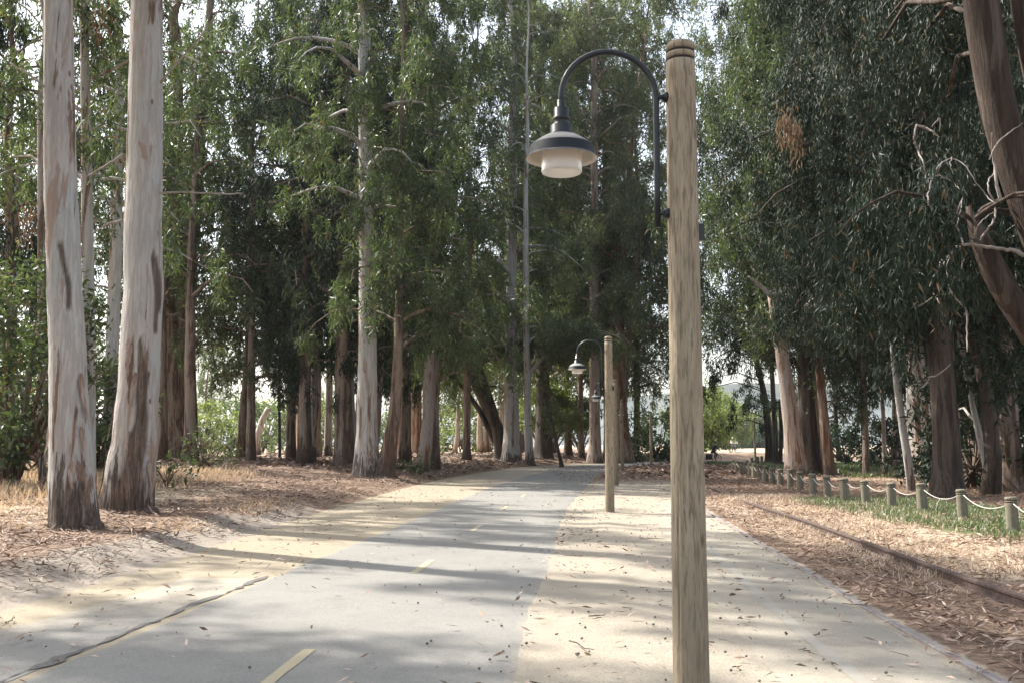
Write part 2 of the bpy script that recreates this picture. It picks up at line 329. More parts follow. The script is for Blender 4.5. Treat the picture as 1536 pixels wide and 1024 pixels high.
# ------------------------------------------------------------------ ground sheet
def grid_axis(parts):
    out = []
    for a, b, s in parts: out.append(np.arange(a, b, s))
    out.append([parts[-1][1]]); return np.concatenate(out)
def build_ground():
    gx = grid_axis([(-1500,-200,130),(-200,-60,10),(-60,-20,1.5),(-20,-9,.5),(-9,9,.16),(9,20,.5),(20,60,1.5),(60,200,10),(200,1500,130)])
    gy = grid_axis([(-60,-4,4),(-4,3,.5),(3,28,.16),(28,60,.5),(60,120,1.2),(120,200,8),(200,2200,200)])
    X, Y = np.meshgrid(gx, gy); x = X.ravel(); y = Y.ravel(); z = hz(x, y)
    nx, ny = len(gx), len(gy)
    i = np.arange(nx-1)[None, :] + nx*np.arange(ny-1)[:, None]; i = i.ravel()
    b = MB(); b.add(np.stack([x, y, z], 1), np.stack([i, i+1, i+nx+1, i+nx], 1))
    o = b.build('ground', M['ground']); tag(o, 'forest floor of leaf litter, dry grass and pale dirt', kind='structure')
    le, pl, pr, ra, rb = LE(y), PL(y), PR(y), RA(y), RB(y)
    band = lambda lo, hi, s: sstep(lo-s, lo+s, x)*(1-sstep(hi-s, hi+s, x))
    sand = np.maximum(band(le, pl+.5, .25)*(1-.0*y), band(pr-.5, ra+.1, .18)*(1-.75*sstep(26, 52, y)))
    sand *= (1-sstep(78, 90, y)*.6)
    bank = band(le-1.1, le+.1, .4)*(1-sstep(16, 30, y))
    straw = band(rb+.3, 10.5, .8)*sstep(8.5, 12.5, y)*(1-sstep(24, 30, y))*.85
    straw = np.maximum(straw, .62*band(ra+.2, rb, .5)*sstep(11, 18, y)*(1-sstep(30,46,y)))
    straw = np.maximum(straw, sstep(10.5, 13, -x)*sstep(14, 19, y)*(1-sstep(30, 38, y)))
    straw = np.maximum(straw, .66*sstep(1.2, 4, le-x)*(1-sstep(9, 12, -x))*sstep(14, 18, y)*(1-sstep(26, 32, y)))
    straw = np.maximum(straw, sstep(5, 12, le-x)*sstep(58, 70, y)*(x < -2))
    straw = np.maximum(straw, sstep(96, 106, y+0*x)*sstep(3, 12, x-6))
    straw = np.maximum(straw, .55*band(8, 30, 3)*sstep(30,40,y)*(1-sstep(50,60,y))*vnoise(x,y,.3)*1.4)
    green = band(7.4, 11.5, .6)*sstep(15.5, 18, y)*(1-sstep(26, 30, y))
    green = np.maximum(green, band(16, 40, 3)*sstep(44, 54, y)*(1-sstep(85, 100, y)))
    zc = np.stack([sand, straw, green], 1)
    a = o.data.attributes.new('zone', 'FLOAT_VECTOR', 'POINT'); a.data.foreach_set('vector', zc.astype(np.float32).ravel())
    a = o.data.attributes.new('bank', 'FLOAT', 'POINT'); a.data.foreach_set('value', bank.astype(np.float32))
    return o
build_ground()

def ribbon(name, fl, fr, y0, y1, z, mat, label, nx=9, edge=None, step=.35, wob=0, kind='structure', parent=None, sink=0):
    ys = np.arange(y0, y1+step*.5, step); b = MB(); xs = np.linspace(0, 1, nx)
    l = fl(ys); r = fr(ys)
    if wob:
        l = l + wob*(vnoise(ys*1.0, ys*0+3, 2.2)-.5) + wob*.6*(vnoise(ys, ys*0+9, 7)-.5); r = r + wob*(vnoise(ys*1.0, ys*0+17, 2.2)-.5) + wob*.6*(vnoise(ys, ys*0+29, 7)-.5)
    X = l[:, None]*(1-xs) + r[:, None]*xs; Y = np.repeat(ys[:, None], nx, 1)
    Z = np.full(X.shape, z)
    if sink: Z[:, 0] -= sink; Z[:, -1] -= sink
    V = np.stack([X.ravel(), Y.ravel(), Z.ravel()], 1)
    i = (np.arange(nx-1)[None, :] + nx*np.arange(len(ys)-1)[:, None]).ravel()
    b.add(V, np.stack([i, i+1, i+nx+1, i+nx], 1)); o = b.build(name, mat); tag(o, label, kind=kind)
    e = edge(X, Y, np.repeat(xs[None, :], len(ys), 0)) if edge is not None else np.zeros_like(X)
    at = o.data.attributes.new('across', 'FLOAT_VECTOR', 'POINT'); at.data.foreach_set('vector', np.stack([e.ravel()]*3, 1).astype(np.float32).ravel())
    return o
# the sheets stand a few millimetres above the earth, which dips beneath the dirt and stays level under the paving
ribbon('path', PL, PR, -12, 104, .0055, M['asphalt'], 'grey asphalt cycle path curving away through the trees', 25,
       lambda X, Y, u: np.maximum(sstep(.90, 1.0, u)*(.95-.35*sstep(14, 24, Y)), sstep(.10, .0, u)*sstep(11, 14, Y)*.6) - .12, wob=.07, sink=.018)
ribbon('path_shoulder', lambda y: LE(y)+.55*sstep(6, 11, y)+.25, lambda y: PL(y)-.002, -12, 11.3, .0035, M['apron'], 'dusty old asphalt apron beside the path', 9,
       lambda X, Y, u: .30 + .75*sstep(7.5, 11.2, Y) + .3*sstep(.4, 0, u), wob=.0)
ribbon('tar_seam', lambda y: PL(y)-.03-.03*sstep(10.5, 8, y), lambda y: PL(y)-.004, 4, 11.6, .0085, M['tar'], 'dark gritty seam along the path edge', 3, step=.06, wob=.13)
ribbon('pavement', lambda y: RA(y)-1.45+.4*sstep(14, 24, y), lambda y: RA(y)-.03, -12, 26, .0045, M['pavement'], 'old pale paving beside the sunken rail', 11,
       lambda X, Y, u: 1.25-1.0*sstep(0, .75, u) + .45*sstep(9, 16, Y), wob=.03, sink=.012)
ribbon('faded_line', lambda y: RA(y)-.86+.15*sstep(5,16,y)*0-.05, lambda y: RA(y)-.86+.06, -6, 18.5, .0085, M['whiteline'], 'faded pale painted line on the old paving', 3, wob=.04)
mid = lambda y: PL(y)*.5 + PR(y)*.5
def dashline():
    y = 6.15-5.7*2
    while y < 60:
        ribbon('lane_dash', lambda v: mid(v)-.045, lambda v: mid(v)+.045, y, y+1.42, .0095, M['yellow'], 'worn yellow dash on the cycle path centre line', 2, step=.15, wob=.012)
        y += 5.7
dashline()

# rails
def rail(name, f, y0, y1, ztop, label, mat, w=.065, h=.14):
    ys = np.arange(y0, y1, .5); xs = f(ys); b = MB()
    prof = [(-.06,-h),(.06,-h),(.06,-h+.02),(.012,-h+.035),(.012,-.042),(w/2,-.03),(w/2,-.006),(w/2-.008,0),(-w/2+.008,0),(-w/2,-.006),(-w/2,-.03),(-.012,-.042),(-.012,-h+.035),(-.06,-h+.02)]
    k = len(prof); V = []
    zz = ztop - (.075*sstep(17, 27, ys) if ztop > .1 else 0) + .012*(vnoise(ys, ys*0+5, .25)-.5)
    for x, y, z in zip(xs, ys, zz):
        for px, pz in prof: V.append((x+px, y, z+pz))
    F = []
    for i in range(len(ys)-1):
        for j in range(k): F.append((i*k+j, i*k+(j+1) % k, (i+1)*k+(j+1) % k, (i+1)*k+j))
    F.append(tuple(range(k))[::-1]); F.append(tuple((len(ys)-1)*k+j for j in range(k)))
    b.add(V, F); o = b.build(name, mat, base=(float(xs[0]), float(ys[0]), 0), smooth=False); tag(o, label, 'rail', 'old railway rails'); return o
rail('railway_rail', RB, 3, 44, .125, 'rusty dark steel rail standing clear of the bark litter, nearer the bollards', M['rail'])
rail('railway_rail', RA, -8, 27, .022, 'grey worn steel rail sunk flush along the edge of the pale paving', M['rail_worn'])

# ------------------------------------------------------------------ litter, twigs, grass (nobody could count these)
def flakes(rng, n, xy, size, asp, mat, name, label, lift=.012, curl=.35):
    """small curled leaves and bark strips lying on the ground"""
    P = np.stack([xy[:, 0], xy[:, 1], hz(xy[:, 0], xy[:, 1])+lift+.02*rng.random(n)], 1)
    a = rng.random(n)*2*math.pi; L = size*(.5+1.0*rng.random(n)**1.5); Wd = L*asp*(.6+.8*rng.random(n))
    tilt = (rng.random(n)-.5)*.9; d = np.stack([np.cos(a)*np.cos(tilt), np.sin(a)*np.cos(tilt), np.sin(tilt)], 1)
    roll = (rng.random(n)-.5)*1.6
    s0 = np.stack([-np.sin(a), np.cos(a), 0*a], 1); s = s0*np.cos(roll)[:, None] + np.stack([0*a, 0*a, np.sin(roll)], 1)
    up = np.array([0, 0, 1.])
    P[:, 2] += np.abs(np.sin(tilt))*L*.45 + Wd*np.abs(np.sin(roll))*.5
    h = (curl*L*(rng.random(n)-.3))[:, None]*up
    V = np.stack([P-d*L[:, None]*.5, P-d*L[:, None]*.05+s*Wd[:, None]*.5+h*.35, P+d*L[:, None]*.5+h*.2, P-d*L[:, None]*.05-s*Wd[:, None]*.5+h*.35], 1).reshape(-1, 3)
    F = np.arange(n*4).reshape(n, 4)
    b = MB(); b.add(V, F); o = b.build(name, mat, smooth=False); tag(o, label, kind='stuff'); return o
def scatter(rng, n, x0, x1, y0, y1, keep, power=1.6):
    out = []; tot = 0
    while tot < n:
        y = y0 + (y1-y0)*rng.random(n*2)**power; x = x0 + (x1-x0)*rng.random(n*2)
        vis = (np.abs(x) < .56*(y+3)+1.0); k = keep(x, y) & vis
        out.append(np.stack([x[k], y[k]], 1)); tot += k.sum()
    return np.concatenate(out)[:n]
rg = np.random.default_rng(5)
left_ok = lambda x, y: (x < LE(y)-.15-.5*rg.random(len(x))**2+.35*(vnoise(x,y,1.1)-.3)) & (rg.random(len(x)) < .25+1.1*vnoise(x,y,.7))
flakes(rg, 90000, scatter(rg, 90000, -26, 6, 6, 62, left_ok, 1.5), .13, .15, M['litter'], 'bark_litter', 'brown leaf and bark litter under the trees left of the path')
right_ok = lambda x, y: (x > RA(y)+.05+.25*rg.random(len(x))) & (x < 30) & ~((np.abs(x-RB(y)) < .15)) & (rg.random(len(x)) < .3+1.0*vnoise(x,y,.8))
flakes(rg, 110000, scatter(rg, 110000, 2.5, 26, 3.5, 60, right_ok, 1.6), .115, .15, M['litter_pale'], 'leaf_litter', 'pale brown leaf litter around the old rails')
mid_ok = lambda x, y: (x > LE(y)) & (x < RA(y)) & (rg.random(len(x)) < np.where((x > PL(y)) & (x < PR(y)), .16, .45)*(.3+1.2*vnoise(x,y,.6)))
flakes(rg, 2600, scatter(rg, 2600, -5, 6, 3.5, 45, mid_ok, 1.3), .085, .25, M['litter_pale'], 'fallen_leaves', 'fallen leaves and bark strips strewn on the path and dirt', lift=.016)
edge_ok = lambda x, y: ((np.abs(x-PR(y)-.03) < .12) & ((y > 12) | (rg.random(len(x)) < .22))) | (np.abs(x-RA(y)) < .16) | ((x > 2) & (x < 8) & (y > 40))
flakes(rg, 3500, scatter(rg, 3500, -1, 9, 3.5, 70, edge_ok, 1.2), .10, .25, M['litter'], 'edge_litter', 'brown leaves gathered along the path and paving edges', lift=.016)
far_ok = lambda x, y: (x > PR(y)+.2) & (x < RB(y)+6) | (x < LE(y)-.2)
flakes(rg, 14000, scatter(rg, 14000, -25, 22, 42, 95, far_ok, 1.0), .32, .3, M['litter'], 'far_litter', 'reddish bark litter far down the avenue')

flakes(rg, 2600, scatter(rg, 2600, -22, 4, 6, 40, left_ok, 1.3), .28, .07, M['litter'], 'bark_strips', 'long fallen bark strips under the trees left of the path', curl=.18)
flakes(rg, 2600, scatter(rg, 2600, 2.5, 20, 3.5, 40, right_ok, 1.4), .25, .07, M['litter'], 'bark_strips', 'long fallen bark strips around the old rails', curl=.18)
def nuts(rng, n, name, label):
    xy = scatter(rng, n, -5, 5, 3.5, 22, lambda x, y: (x > LE(y)) & (x < RA(y)-.1) & ((x > PR(y)-.3) | (rng.random(len(x)) < .12)), 1.2)
    b = MB()
    for x, y in xy:
        r = .005 + .007*rng.random(); z = max(float(hz(x, y)), .012)
        b.lathe([(.001, 0), (r, r*.5), (r*1.05, r*1.1), (r*.6, r*1.7), (.001, r*1.6)], (x, y, z), 6)
    o = b.build(name, M['tar']); tag(o, label, kind='stuff')
nuts(rg, 330, 'gum_nuts', 'small dark gum nuts scattered over the pale dirt')
def twigs(rng, n, name, label):
    xy = scatter(rng, n, -14, 12, 4, 34, lambda x, y: ((x > PR(y)+.1) & (rng.random(len(x)) < .6)) | (x < LE(y)+.4), 1.3)
    b = MB()
    for x, y in xy:
        L = .08+.34*rng.random()**2; a = rng.random()*6.28; k = 5; tt = np.linspace(-.5, .5, k)
        X = x+np.cos(a)*tt*L+.03*rng.standard_normal(k)*L*2; Y = y+np.sin(a)*tt*L+.03*rng.standard_normal(k)*L*2
        Z = np.maximum(hz(X, Y), .012)+.012+.03*L*rng.random(k); r = .002+.004*rng.random()
        b.tube(np.stack([X, Y, Z], 1), [r, r, r*.8, r*.7, r*.4], 5)
    o = b.build(name, M['bark_pink']); tag(o, label, kind='stuff')
twigs(rg, 800, 'fallen_twigs', 'thin fallen twigs lying on litter and dirt')

def blades(rng, xy, h, mat, name, label, w=.008, lean=.5):
    n = len(xy); z = hz(xy[:, 0], xy[:, 1]); P = np.stack([xy[:, 0], xy[:, 1], z-.005], 1)
    a = rng.random(n)*6.283; H = h*(.45+.8*rng.random(n)); ln = lean*(.2+rng.random(n))
    d = np.stack([np.cos(a)*ln, np.sin(a)*ln, np.ones(n)], 1); s = np.stack([-np.sin(a), np.cos(a), 0*a], 1)*(w*(.6+.8*rng.random(n)))[:, None]
    m = P + d*(H*.55)[:, None]; tip = P + np.stack([d[:, 0]*H*1.25, d[:, 1]*H*1.25, H*.95], 1)
    V = np.stack([P-s, P+s, m+s*.7, tip, m-s*.7], 1).reshape(-1, 3); i = np.arange(n)*5
    b = MB(); b.add(V, np.stack([i, i+1, i+2, i+4], 1)); 
    b.f.append((np.stack([i+4, i+2, i+3], 1), 0))
    o = b.build(name, mat, smooth=False); tag(o, label, kind='stuff'); return o
gk = lambda x, y: (rg.random(len(x)) < sstep(.25, .7, vnoise(x,y,.9)+.25)*sstep(7.0, 8.2, x)*(1-sstep(10.6, 11.8, x)))
blades(rg, scatter(rg, 15000, 7, 12, 14.5, 28, gk, 1.0), .13, M['grass'], 'green_grass', 'green grass along the foot of the bollards', .009)
sk = lambda x, y: (x > RB(y)-.6) & (rg.random(len(x)) < (1-sstep(8.2, 10.8, x))*sstep(.2, .6, vnoise(x,y,.5)))
blades(rg, scatter(rg, 15000, 4, 11, 10, 30, sk, 1.1), .10, M['straw'], 'dry_grass', 'bleached dry grass between the rail and the bollards', .007, .9)
ok2 = lambda x, y: (x < -8.5-1.5*rg.random(len(x)))
blades(rg, scatter(rg, 15000, -24, -8, 15, 36, ok2, 1.0), .28, M['straw_orange'], 'tall_dry_grass', 'orange dry grass beyond the two pale trunks', .010, .6)
ok3 = lambda x, y: (x < -5) & (rg.random(len(x)) < sstep(.45, .75, vnoise(x,y,.5)))
blades(rg, scatter(rg, 5000, -14, -5, 13, 24, ok3, 1.0), .09, M['straw_orange'], 'short_dry_grass', 'thin yellow dry grass in the litter left of the path', .007, .9)
ok4 = lambda x, y: (x > 15) & (rg.random(len(x)) < sstep(.35, .6, vnoise(x,y,.3)))
blades(rg, scatter(rg, 12000, 15, 36, 44, 80, ok4, 1.0), .28, M['grass'], 'ground_cover', 'green ground cover under the trees on the right', .03, .8)

# ------------------------------------------------------------------ foliage
def leaf_quads(rng, P, L, asp, droop, fold=.25):
    n = len(P); a = rng.random(n)*2*math.pi; sp = np.abs(rng.standard_normal(n))*(1-droop)*1.3 + .10
    d = np.stack([np.cos(a)*sp, np.sin(a)*sp, -np.ones(n)*(droop+.05) + rng.standard_normal(n)*(1-droop)*.8], 1); d /= np.linalg.norm(d, axis=1)[:, None]
    r = rng.standard_normal((n, 3)); s = np.cross(d, r); s /= np.linalg.norm(s, axis=1)[:, None] + 1e-9; nn = np.cross(d, s)
    L = (L*(.6+.75*rng.random(n)))[:, None]; Wd = L*asp*.5
    V = np.stack([P, P+d*L*.42+s*Wd+nn*Wd*fold, P+d*L-nn*L*.08, P+d*L*.42-s*Wd+nn*Wd*fold], 1).reshape(-1, 3)
    return V
def clump_points(rng, C, S, area_per_leaf, k, hang):
    """leaf positions: each clump is a bunch of hanging tassels"""
    out = []
    for c, s in zip(C, S):
        n = max(12, int(k*4*s[0]*s[2]/area_per_leaf))
        m = max(4, int(6*s[0]*s[2]))
        q = rng.standard_normal((m, 3)); q /= np.linalg.norm(q, axis=1)[:, None]; q *= rng.random((m, 1))**.45
        tc = c + q*s
        i = rng.integers(0, m, n); o = rng.standard_normal((n, 3))*np.array([.145, .145, .15+.24*hang])*max(.6, s[0])
        out.append(tc[i]+o)
    return np.concatenate(out) if out else np.zeros((0, 3))
def leafLOD(d): return float(np.clip(.15+.0036*d, .19, .62))

def limb(rng, p0, az, L, up, sag, n=7, bend=.25):
    """a limb that leaves rising and ends drooping"""
    t = np.linspace(0, 1, n); az2 = az + bend*np.cumsum(rng.standard_normal(n))*.5
    st = L/(n-1); p = [np.array(p0, float)]
    for i in range(1, n):
        e = up*(1-t[i]) - sag*t[i] + .12*rng.standard_normal()
        p.append(p[-1] + st*np.array([math.cos(az2[i])*math.cos(e), math.sin(az2[i])*math.cos(e), math.sin(e)]))
    return np.array(p)

def tree(base, trunks, label, bark_m, H=20, crown=None, name='eucalyptus_tree', group=None, seed=1, leaf='gum', d=None, flare=1.35,
         clumps=(), dead=(), brown=(), cat='tree', seg=20, k=1.0, leafscale=1.0, droop=.55, hang=.8, asp=.19, trunk_limbs=True, fill=True, clear=0, thin=.76, detail=False, scars=(), strips=()):
    """base: pixel of the foot (or a world point); trunks: lists of (px, py, width px) seen along each stem; crown: (h0, h1, R, n)"""
    rng = np.random.default_rng(seed)
    if leaf == 'gum_shaded': droop = .68; leafscale *= .8
    B = np.array(base, float) if len(base) == 3 else at_ground(*base)
    if d is not None:
        r = ray(*base[:2]); x = r[0]/r[1]*d; B = np.array([x, d, float(hz(x, d))])
    D = B[1]; root = thing(name, B, label, cat, group)
    tb = MB(); spines = []; scar_lines = []
    if crown and fill: H = max(H, min(44, 1.5+.455*D+4)-B[2])
    for tr in trunks:
        pts, rad = [], []
        for q in tr:
            p = at_depth(q[0], q[1], D + (q[3] if len(q) > 3 else 0)); pts.append(p)
            rad.append(q[2]/2/F_*(p[1]*math.cos(PITCH)+(p[2]-CAMZ)*math.sin(PITCH))*math.cos(math.atan2(abs(p[0]), p[1])))
        pts = np.array(pts); rad = np.array(rad)
        o = np.argsort(pts[:, 2]); pts = pts[o]; rad = rad[o]
        if pts[0][2] > B[2]+.02: pts = np.vstack([[B[0]+(pts[0][0]-B[0])*.2, B[1], B[2]], pts]); rad = np.r_[rad[0]*1.12, rad]
        else: pts[0][2] = B[2]
        pts = np.vstack([pts[0]-np.array([0, 0, .18]), pts]); rad = np.r_[rad[0]*1.12, rad]
        if H > pts[-1][2]+.5 and (tr is trunks[0] or tr[-1][2] >= 9):
            g = pts[-1]-pts[-2]; g /= np.linalg.norm(g); g = g*.8+np.array([0, 0, .2]); m = 4; hh = (H+B[2]-pts[-1][2])/max(g[2], .3)
            e = [pts[-1]+g*hh*i/m+np.r_[rng.standard_normal(2)*.12*i, 0] for i in range(1, m+1)]
            pts = np.vstack([pts, e]); rad = np.r_[rad, [rad[-1]*(1-.9*(i/m)) for i in range(1, m+1)]]
        ln = np.r_[0, np.cumsum(np.linalg.norm(np.diff(pts, axis=0), axis=1))]
        N = int(max(10, min(70, ln[-1]/.35))) if not detail else 210; s = np.linspace(0, 1, N)**1.25*ln[-1]
        Q = np.stack([np.interp(s, ln, pts[:, i]) for i in range(3)], 1); Rr = np.interp(s, ln, rad)
        Qs = Q.copy()
        for _ in range(2): Qs[1:-1] = (Qs[:-2]+2*Qs[1:-1]+Qs[2:])/4
        Q = Qs; z = Q[:, 2]-B[2]
        wob = np.cumsum(rng.standard_normal((N, 2)), 0)*.012*Rr[:, None]; Q[:, :2] += wob*(np.clip(z, 0, 1)[:, None])
        th = np.linspace(0, 2*math.pi, seg, endpoint=False); ph = rng.random(4)*6.28
        lob = np.ones((N, seg))
        for i in range(N):
            fz = math.exp(-max(z[i], 0)/(1.1*Rr[0]+.12))
            lob[i] += (flare-1)*fz*(.7+.55*np.cos(5*th+ph[0])*.6+.4*np.cos(3*th+ph[1])) + .035*np.cos(2*th+ph[2]+z[i]*.35) + .03*np.cos(3*th+ph[3]-z[i]*.5) + .02*(rng.random(seg)-.5)
        if detail:                                          # fibrous ridges, shallow flutes and a ragged buttressed foot
            ct, st_ = np.cos(th)[None, :], np.sin(th)[None, :]; zz = z[:, None]
            lob = lob + .030*(vnoise(ct*2.2+zz*.12, st_*2.2+zz*.18+7, 1)-.5) + .016*(vnoise(ct*7+zz*.3, st_*7+zz*.55+3, 1)-.5)
            ft = np.exp(-np.clip(zz, 0, None)/.55)
            lob = lob + ft*(.10*(vnoise(ct*5+1, st_*5+zz*.8, 1)-.5) + .07*(vnoise(ct*12+zz*1.2, st_*12+5+zz*2, 1)-.5))
            sc = np.zeros((N, seg)); Vx = Q[:, 0][:, None] + Rr[:, None]*0
            for line in scars:
                W = np.array([list(at_depth(q[0], q[1], D-Rr[0]*.8))+[q[2]/F_*D] for q in line]); W = W[np.argsort(W[:, 2])]
                scar_lines.append(W)
        tb.tube(Q, Rr, seg, True, lob); spines.append((Q, Rr))
    C, S, LS = [], [], []
    if crown:
        h0, h1, Rc, nb = crown
        top = min(44, 1.5 + .455*D + 2.5) - B[2]        # these are tall blue gums: the far ones reach as high in the picture as the near ones
        if fill and top > h1:
            nb = int(nb*min(1.9, (top-h0)/(h1-h0))); Rc = Rc*min(1.35, ((top-h0)/(h1-h0))**.5); h1 = top
        nb = max(8, int(nb*((thin if D < 62 else .84) if leaf != 'gum_shaded' else .85)))
        for i in range(nb):
            Q, Rr = spines[i % len(spines)]; z = Q[:, 2]-B[2]
            hh = h0 + (h1-h0)*((i+rng.random())/nb); hh = min(hh, z[-1]-.2)
            p0 = np.array([np.interp(hh, z, Q[:, j]) for j in range(3)]); r0 = np.interp(hh, z, Rr)
            u = (hh-h0)/max(h1-h0, .1); L = Rc*(.3+.95*rng.random())*(1-.45*u**2)
            pl = limb(rng, p0, i*2.399+rng.random()*.8, L, R_(35+20*rng.random()), R_(25+25*rng.random()))
            rb = min(r0*.45, .035+.022*L)
            if trunk_limbs: tb.tube(pl, np.linspace(rb, .012, len(pl)), 6, False)
            for tt in ((.5, .78, 1.0) if L > .6*Rc else (.6, 1.0)):
                p = pl[int(tt*(len(pl)-1))] + rng.standard_normal(3)*np.array([.35, .35, .25])*Rc*.22 - np.array([0, 0, .25*Rc*.2])
                sz = min(1.25, Rc*.18)*(.6+.7*rng.random())
                C.append(p); S.append(np.array([sz, sz, sz*(1.05+.6*rng.random()*hang)]))
    if clear:                                             # few leaves stand before these bare boles
        Q = spines[0][0]; kk = [j for j in range(len(C)) if not (C[j][1] < D+.3 and abs(C[j][0]-np.interp(C[j][2], Q[:, 2], Q[:, 0])) < S[j][0]+.45 and rng.random() < clear)]
        C = [C[j] for j in kk]; S = [S[j] for j in kk]
    for c in clumps:
        dd = D + (c[3] if len(c) > 3 else 0); p = at_depth(c[0], c[1], dd); rx = c[2]/F_*dd; rz = (c[4] if len(c) > 4 else c[2])/F_*dd
        C.append(p); S.append(np.array([rx, rx, rz]))
        Q, Rr = min(spines, key=lambda s_: np.min(np.linalg.norm(s_[0][:, :2]-p[:2], axis=1)))
        hh = max(.4, min(p[2]-B[2]-.3, Q[-1][2]-B[2])); p0 = np.array([np.interp(hh, Q[:, 2]-B[2], Q[:, j]) for j in range(3)])
        mp = (p0+p)/2+np.array([0, 0, .15*np.linalg.norm(p-p0)])
        tb.tube(np.array([p0, (p0+mp)/2+rng.standard_normal(3)*.05, mp, (mp+p)/2+rng.standard_normal(3)*.08, p]), [.05, .045, .038, .028, .012], 6, False)
    print('TREE %.0f,%.1f H=%.0f %s' % (B[0], B[1], H, label))
    if scar_lines:
        V = tb.v[0]; n0 = len(spines[0][0])*seg; Q = spines[0][0]
        val = np.zeros(sum(len(v) for v in tb.v)); qy = np.repeat(Q[:, 1], seg); qx = np.repeat(Q[:, 0], seg)
        for W in scar_lines:
            zv = V[:n0, 2]; cx = np.interp(zv, W[:, 2], W[:, 0]); hw = np.interp(zv, W[:, 2], W[:, 3]); inside = (zv > W[0, 2]-.3) & (zv < W[-1, 2]+.12)
            e = (np.abs(V[:n0, 0]-cx)/hw + .9*(vnoise(V[:n0, 0]*9, zv*2.2, 1)-.5) + np.clip((zv-W[-1, 2])/.10, 0, 2))
            sv = np.where((V[:n0, 1] < qy) & inside, 1-sstep(.75, 1.15, e), 0); val[:n0] = np.maximum(val[:n0], sv)
        f = (1-.045*val[:n0])[:, None]; c0 = np.stack([qx, qy, V[:n0, 2]], 1); V[:n0] = c0+(V[:n0]-c0)*f
    trunk = tb.build('trunk', M[bark_m], root, B)
    if scar_lines:
        at = trunk.data.attributes.new('scar', 'FLOAT', 'POINT'); at.data.foreach_set('value', val.astype(np.float32))
    for (sx, sy, sl) in strips:                               # loose ribbons of bark curling off the trunk
        Q, Rr = spines[0]; p = at_depth(sx, sy, D); cz = p[2]; L = sl/F_*D; c = np.array([np.interp(cz, Q[:, 2], Q[:, j]) for j in range(3)]); r = np.interp(cz, Q[:, 2], Rr)
        xo = np.clip((p[0]-c[0])/r, -.98, .98); a0 = math.acos(xo); n = 10; tt = np.linspace(0, 1, n); m = MB(); Vv = []
        for t_ in tt:
            zc = cz-t_*L; cc = np.array([np.interp(zc, Q[:, 2], Q[:, 0]), np.interp(zc, Q[:, 2], Q[:, 1])]); rr_ = np.interp(zc, Q[:, 2], Rr)*(1.03+.10*flare*math.exp(-max(zc-B[2], 0)/.5))
            off = .006+.05*t_**2.2*(1+.5*rng.random()); hw = (.05+.02*rng.random())*(1-.75*t_)*(.3+.7*min(1, t_*6))
            for sg in (-1, -.3, .3, 1):
                an = a0+sg*hw/rr_+.05*math.sin(t_*5+sx); R2 = rr_+off+.012*abs(sg)
                Vv.append((cc[0]+R2*math.cos(an), cc[1]-R2*math.sin(an), zc))
        Vv = np.array(Vv); F = [(i*4+j, i*4+j+1, i*4+j+5, i*4+j+4) for i in range(n-1) for j in range(3)]
        m.add(Vv, F); m.add(Vv+np.array([0, .006, 0]), [f_[::-1] for f_ in F]); m.build('bark_strip', M['bark_peel'], root, B)
    L0 = leafLOD(D)*leafscale; apl = L0*L0*asp*.55
    if C:
        P = clump_points(rng, C, S, apl, k, hang); m = MB()
        m.add(leaf_quads(rng, P, L0, asp, droop), np.arange(len(P)*4).reshape(-1, 4)); m.build('crown', M[leaf], root, B, smooth=False)
    if brown:
        m = MB()
        for c in brown:
            dd = D+(c[3] if len(c) > 3 else -.5); p = at_depth(c[0], c[1], dd); rr = c[2]/F_*dd
            P = clump_points(rng, [p], [np.array([rr*.8, rr*.8, rr*1.3])], apl, 1.0, 1)
            m.add(leaf_quads(rng, P, L0, asp, .85), np.arange(len(P)*4).reshape(-1, 4))
        tag(m.build('dead_foliage', M['deadleaf'], root, B, smooth=False), 'hanging bunch of dead brown leaves')
    for br in dead:
        m = MB()
        pts = np.array([at_depth(q[0], q[1], D+(q[3] if len(q) > 3 else -.3)+.15*rng.standard_normal()) for q in br]); rr = [q[2]*(.6 if len(dead) > 10 else 1)/2/F_*D for q in br]
        ln = np.r_[0, np.cumsum(np.linalg.norm(np.diff(pts, axis=0), axis=1))]; s = np.linspace(0, ln[-1], max(8, len(br)*4))
        Q = np.stack([np.interp(s, ln, pts[:, i]) for i in range(3)], 1)
        for _ in range(3): Q[1:-1] = (Q[:-2]+2*Q[1:-1]+Q[2:])/4
        Q[1:-1] += rng.standard_normal((len(Q)-2, 3))*.005
        m.tube(Q, np.interp(s, ln, rr), 6)
        tag(m.build('dead_branch', M['deadwood'], root, B), 'bare pale dead branch')
    return root

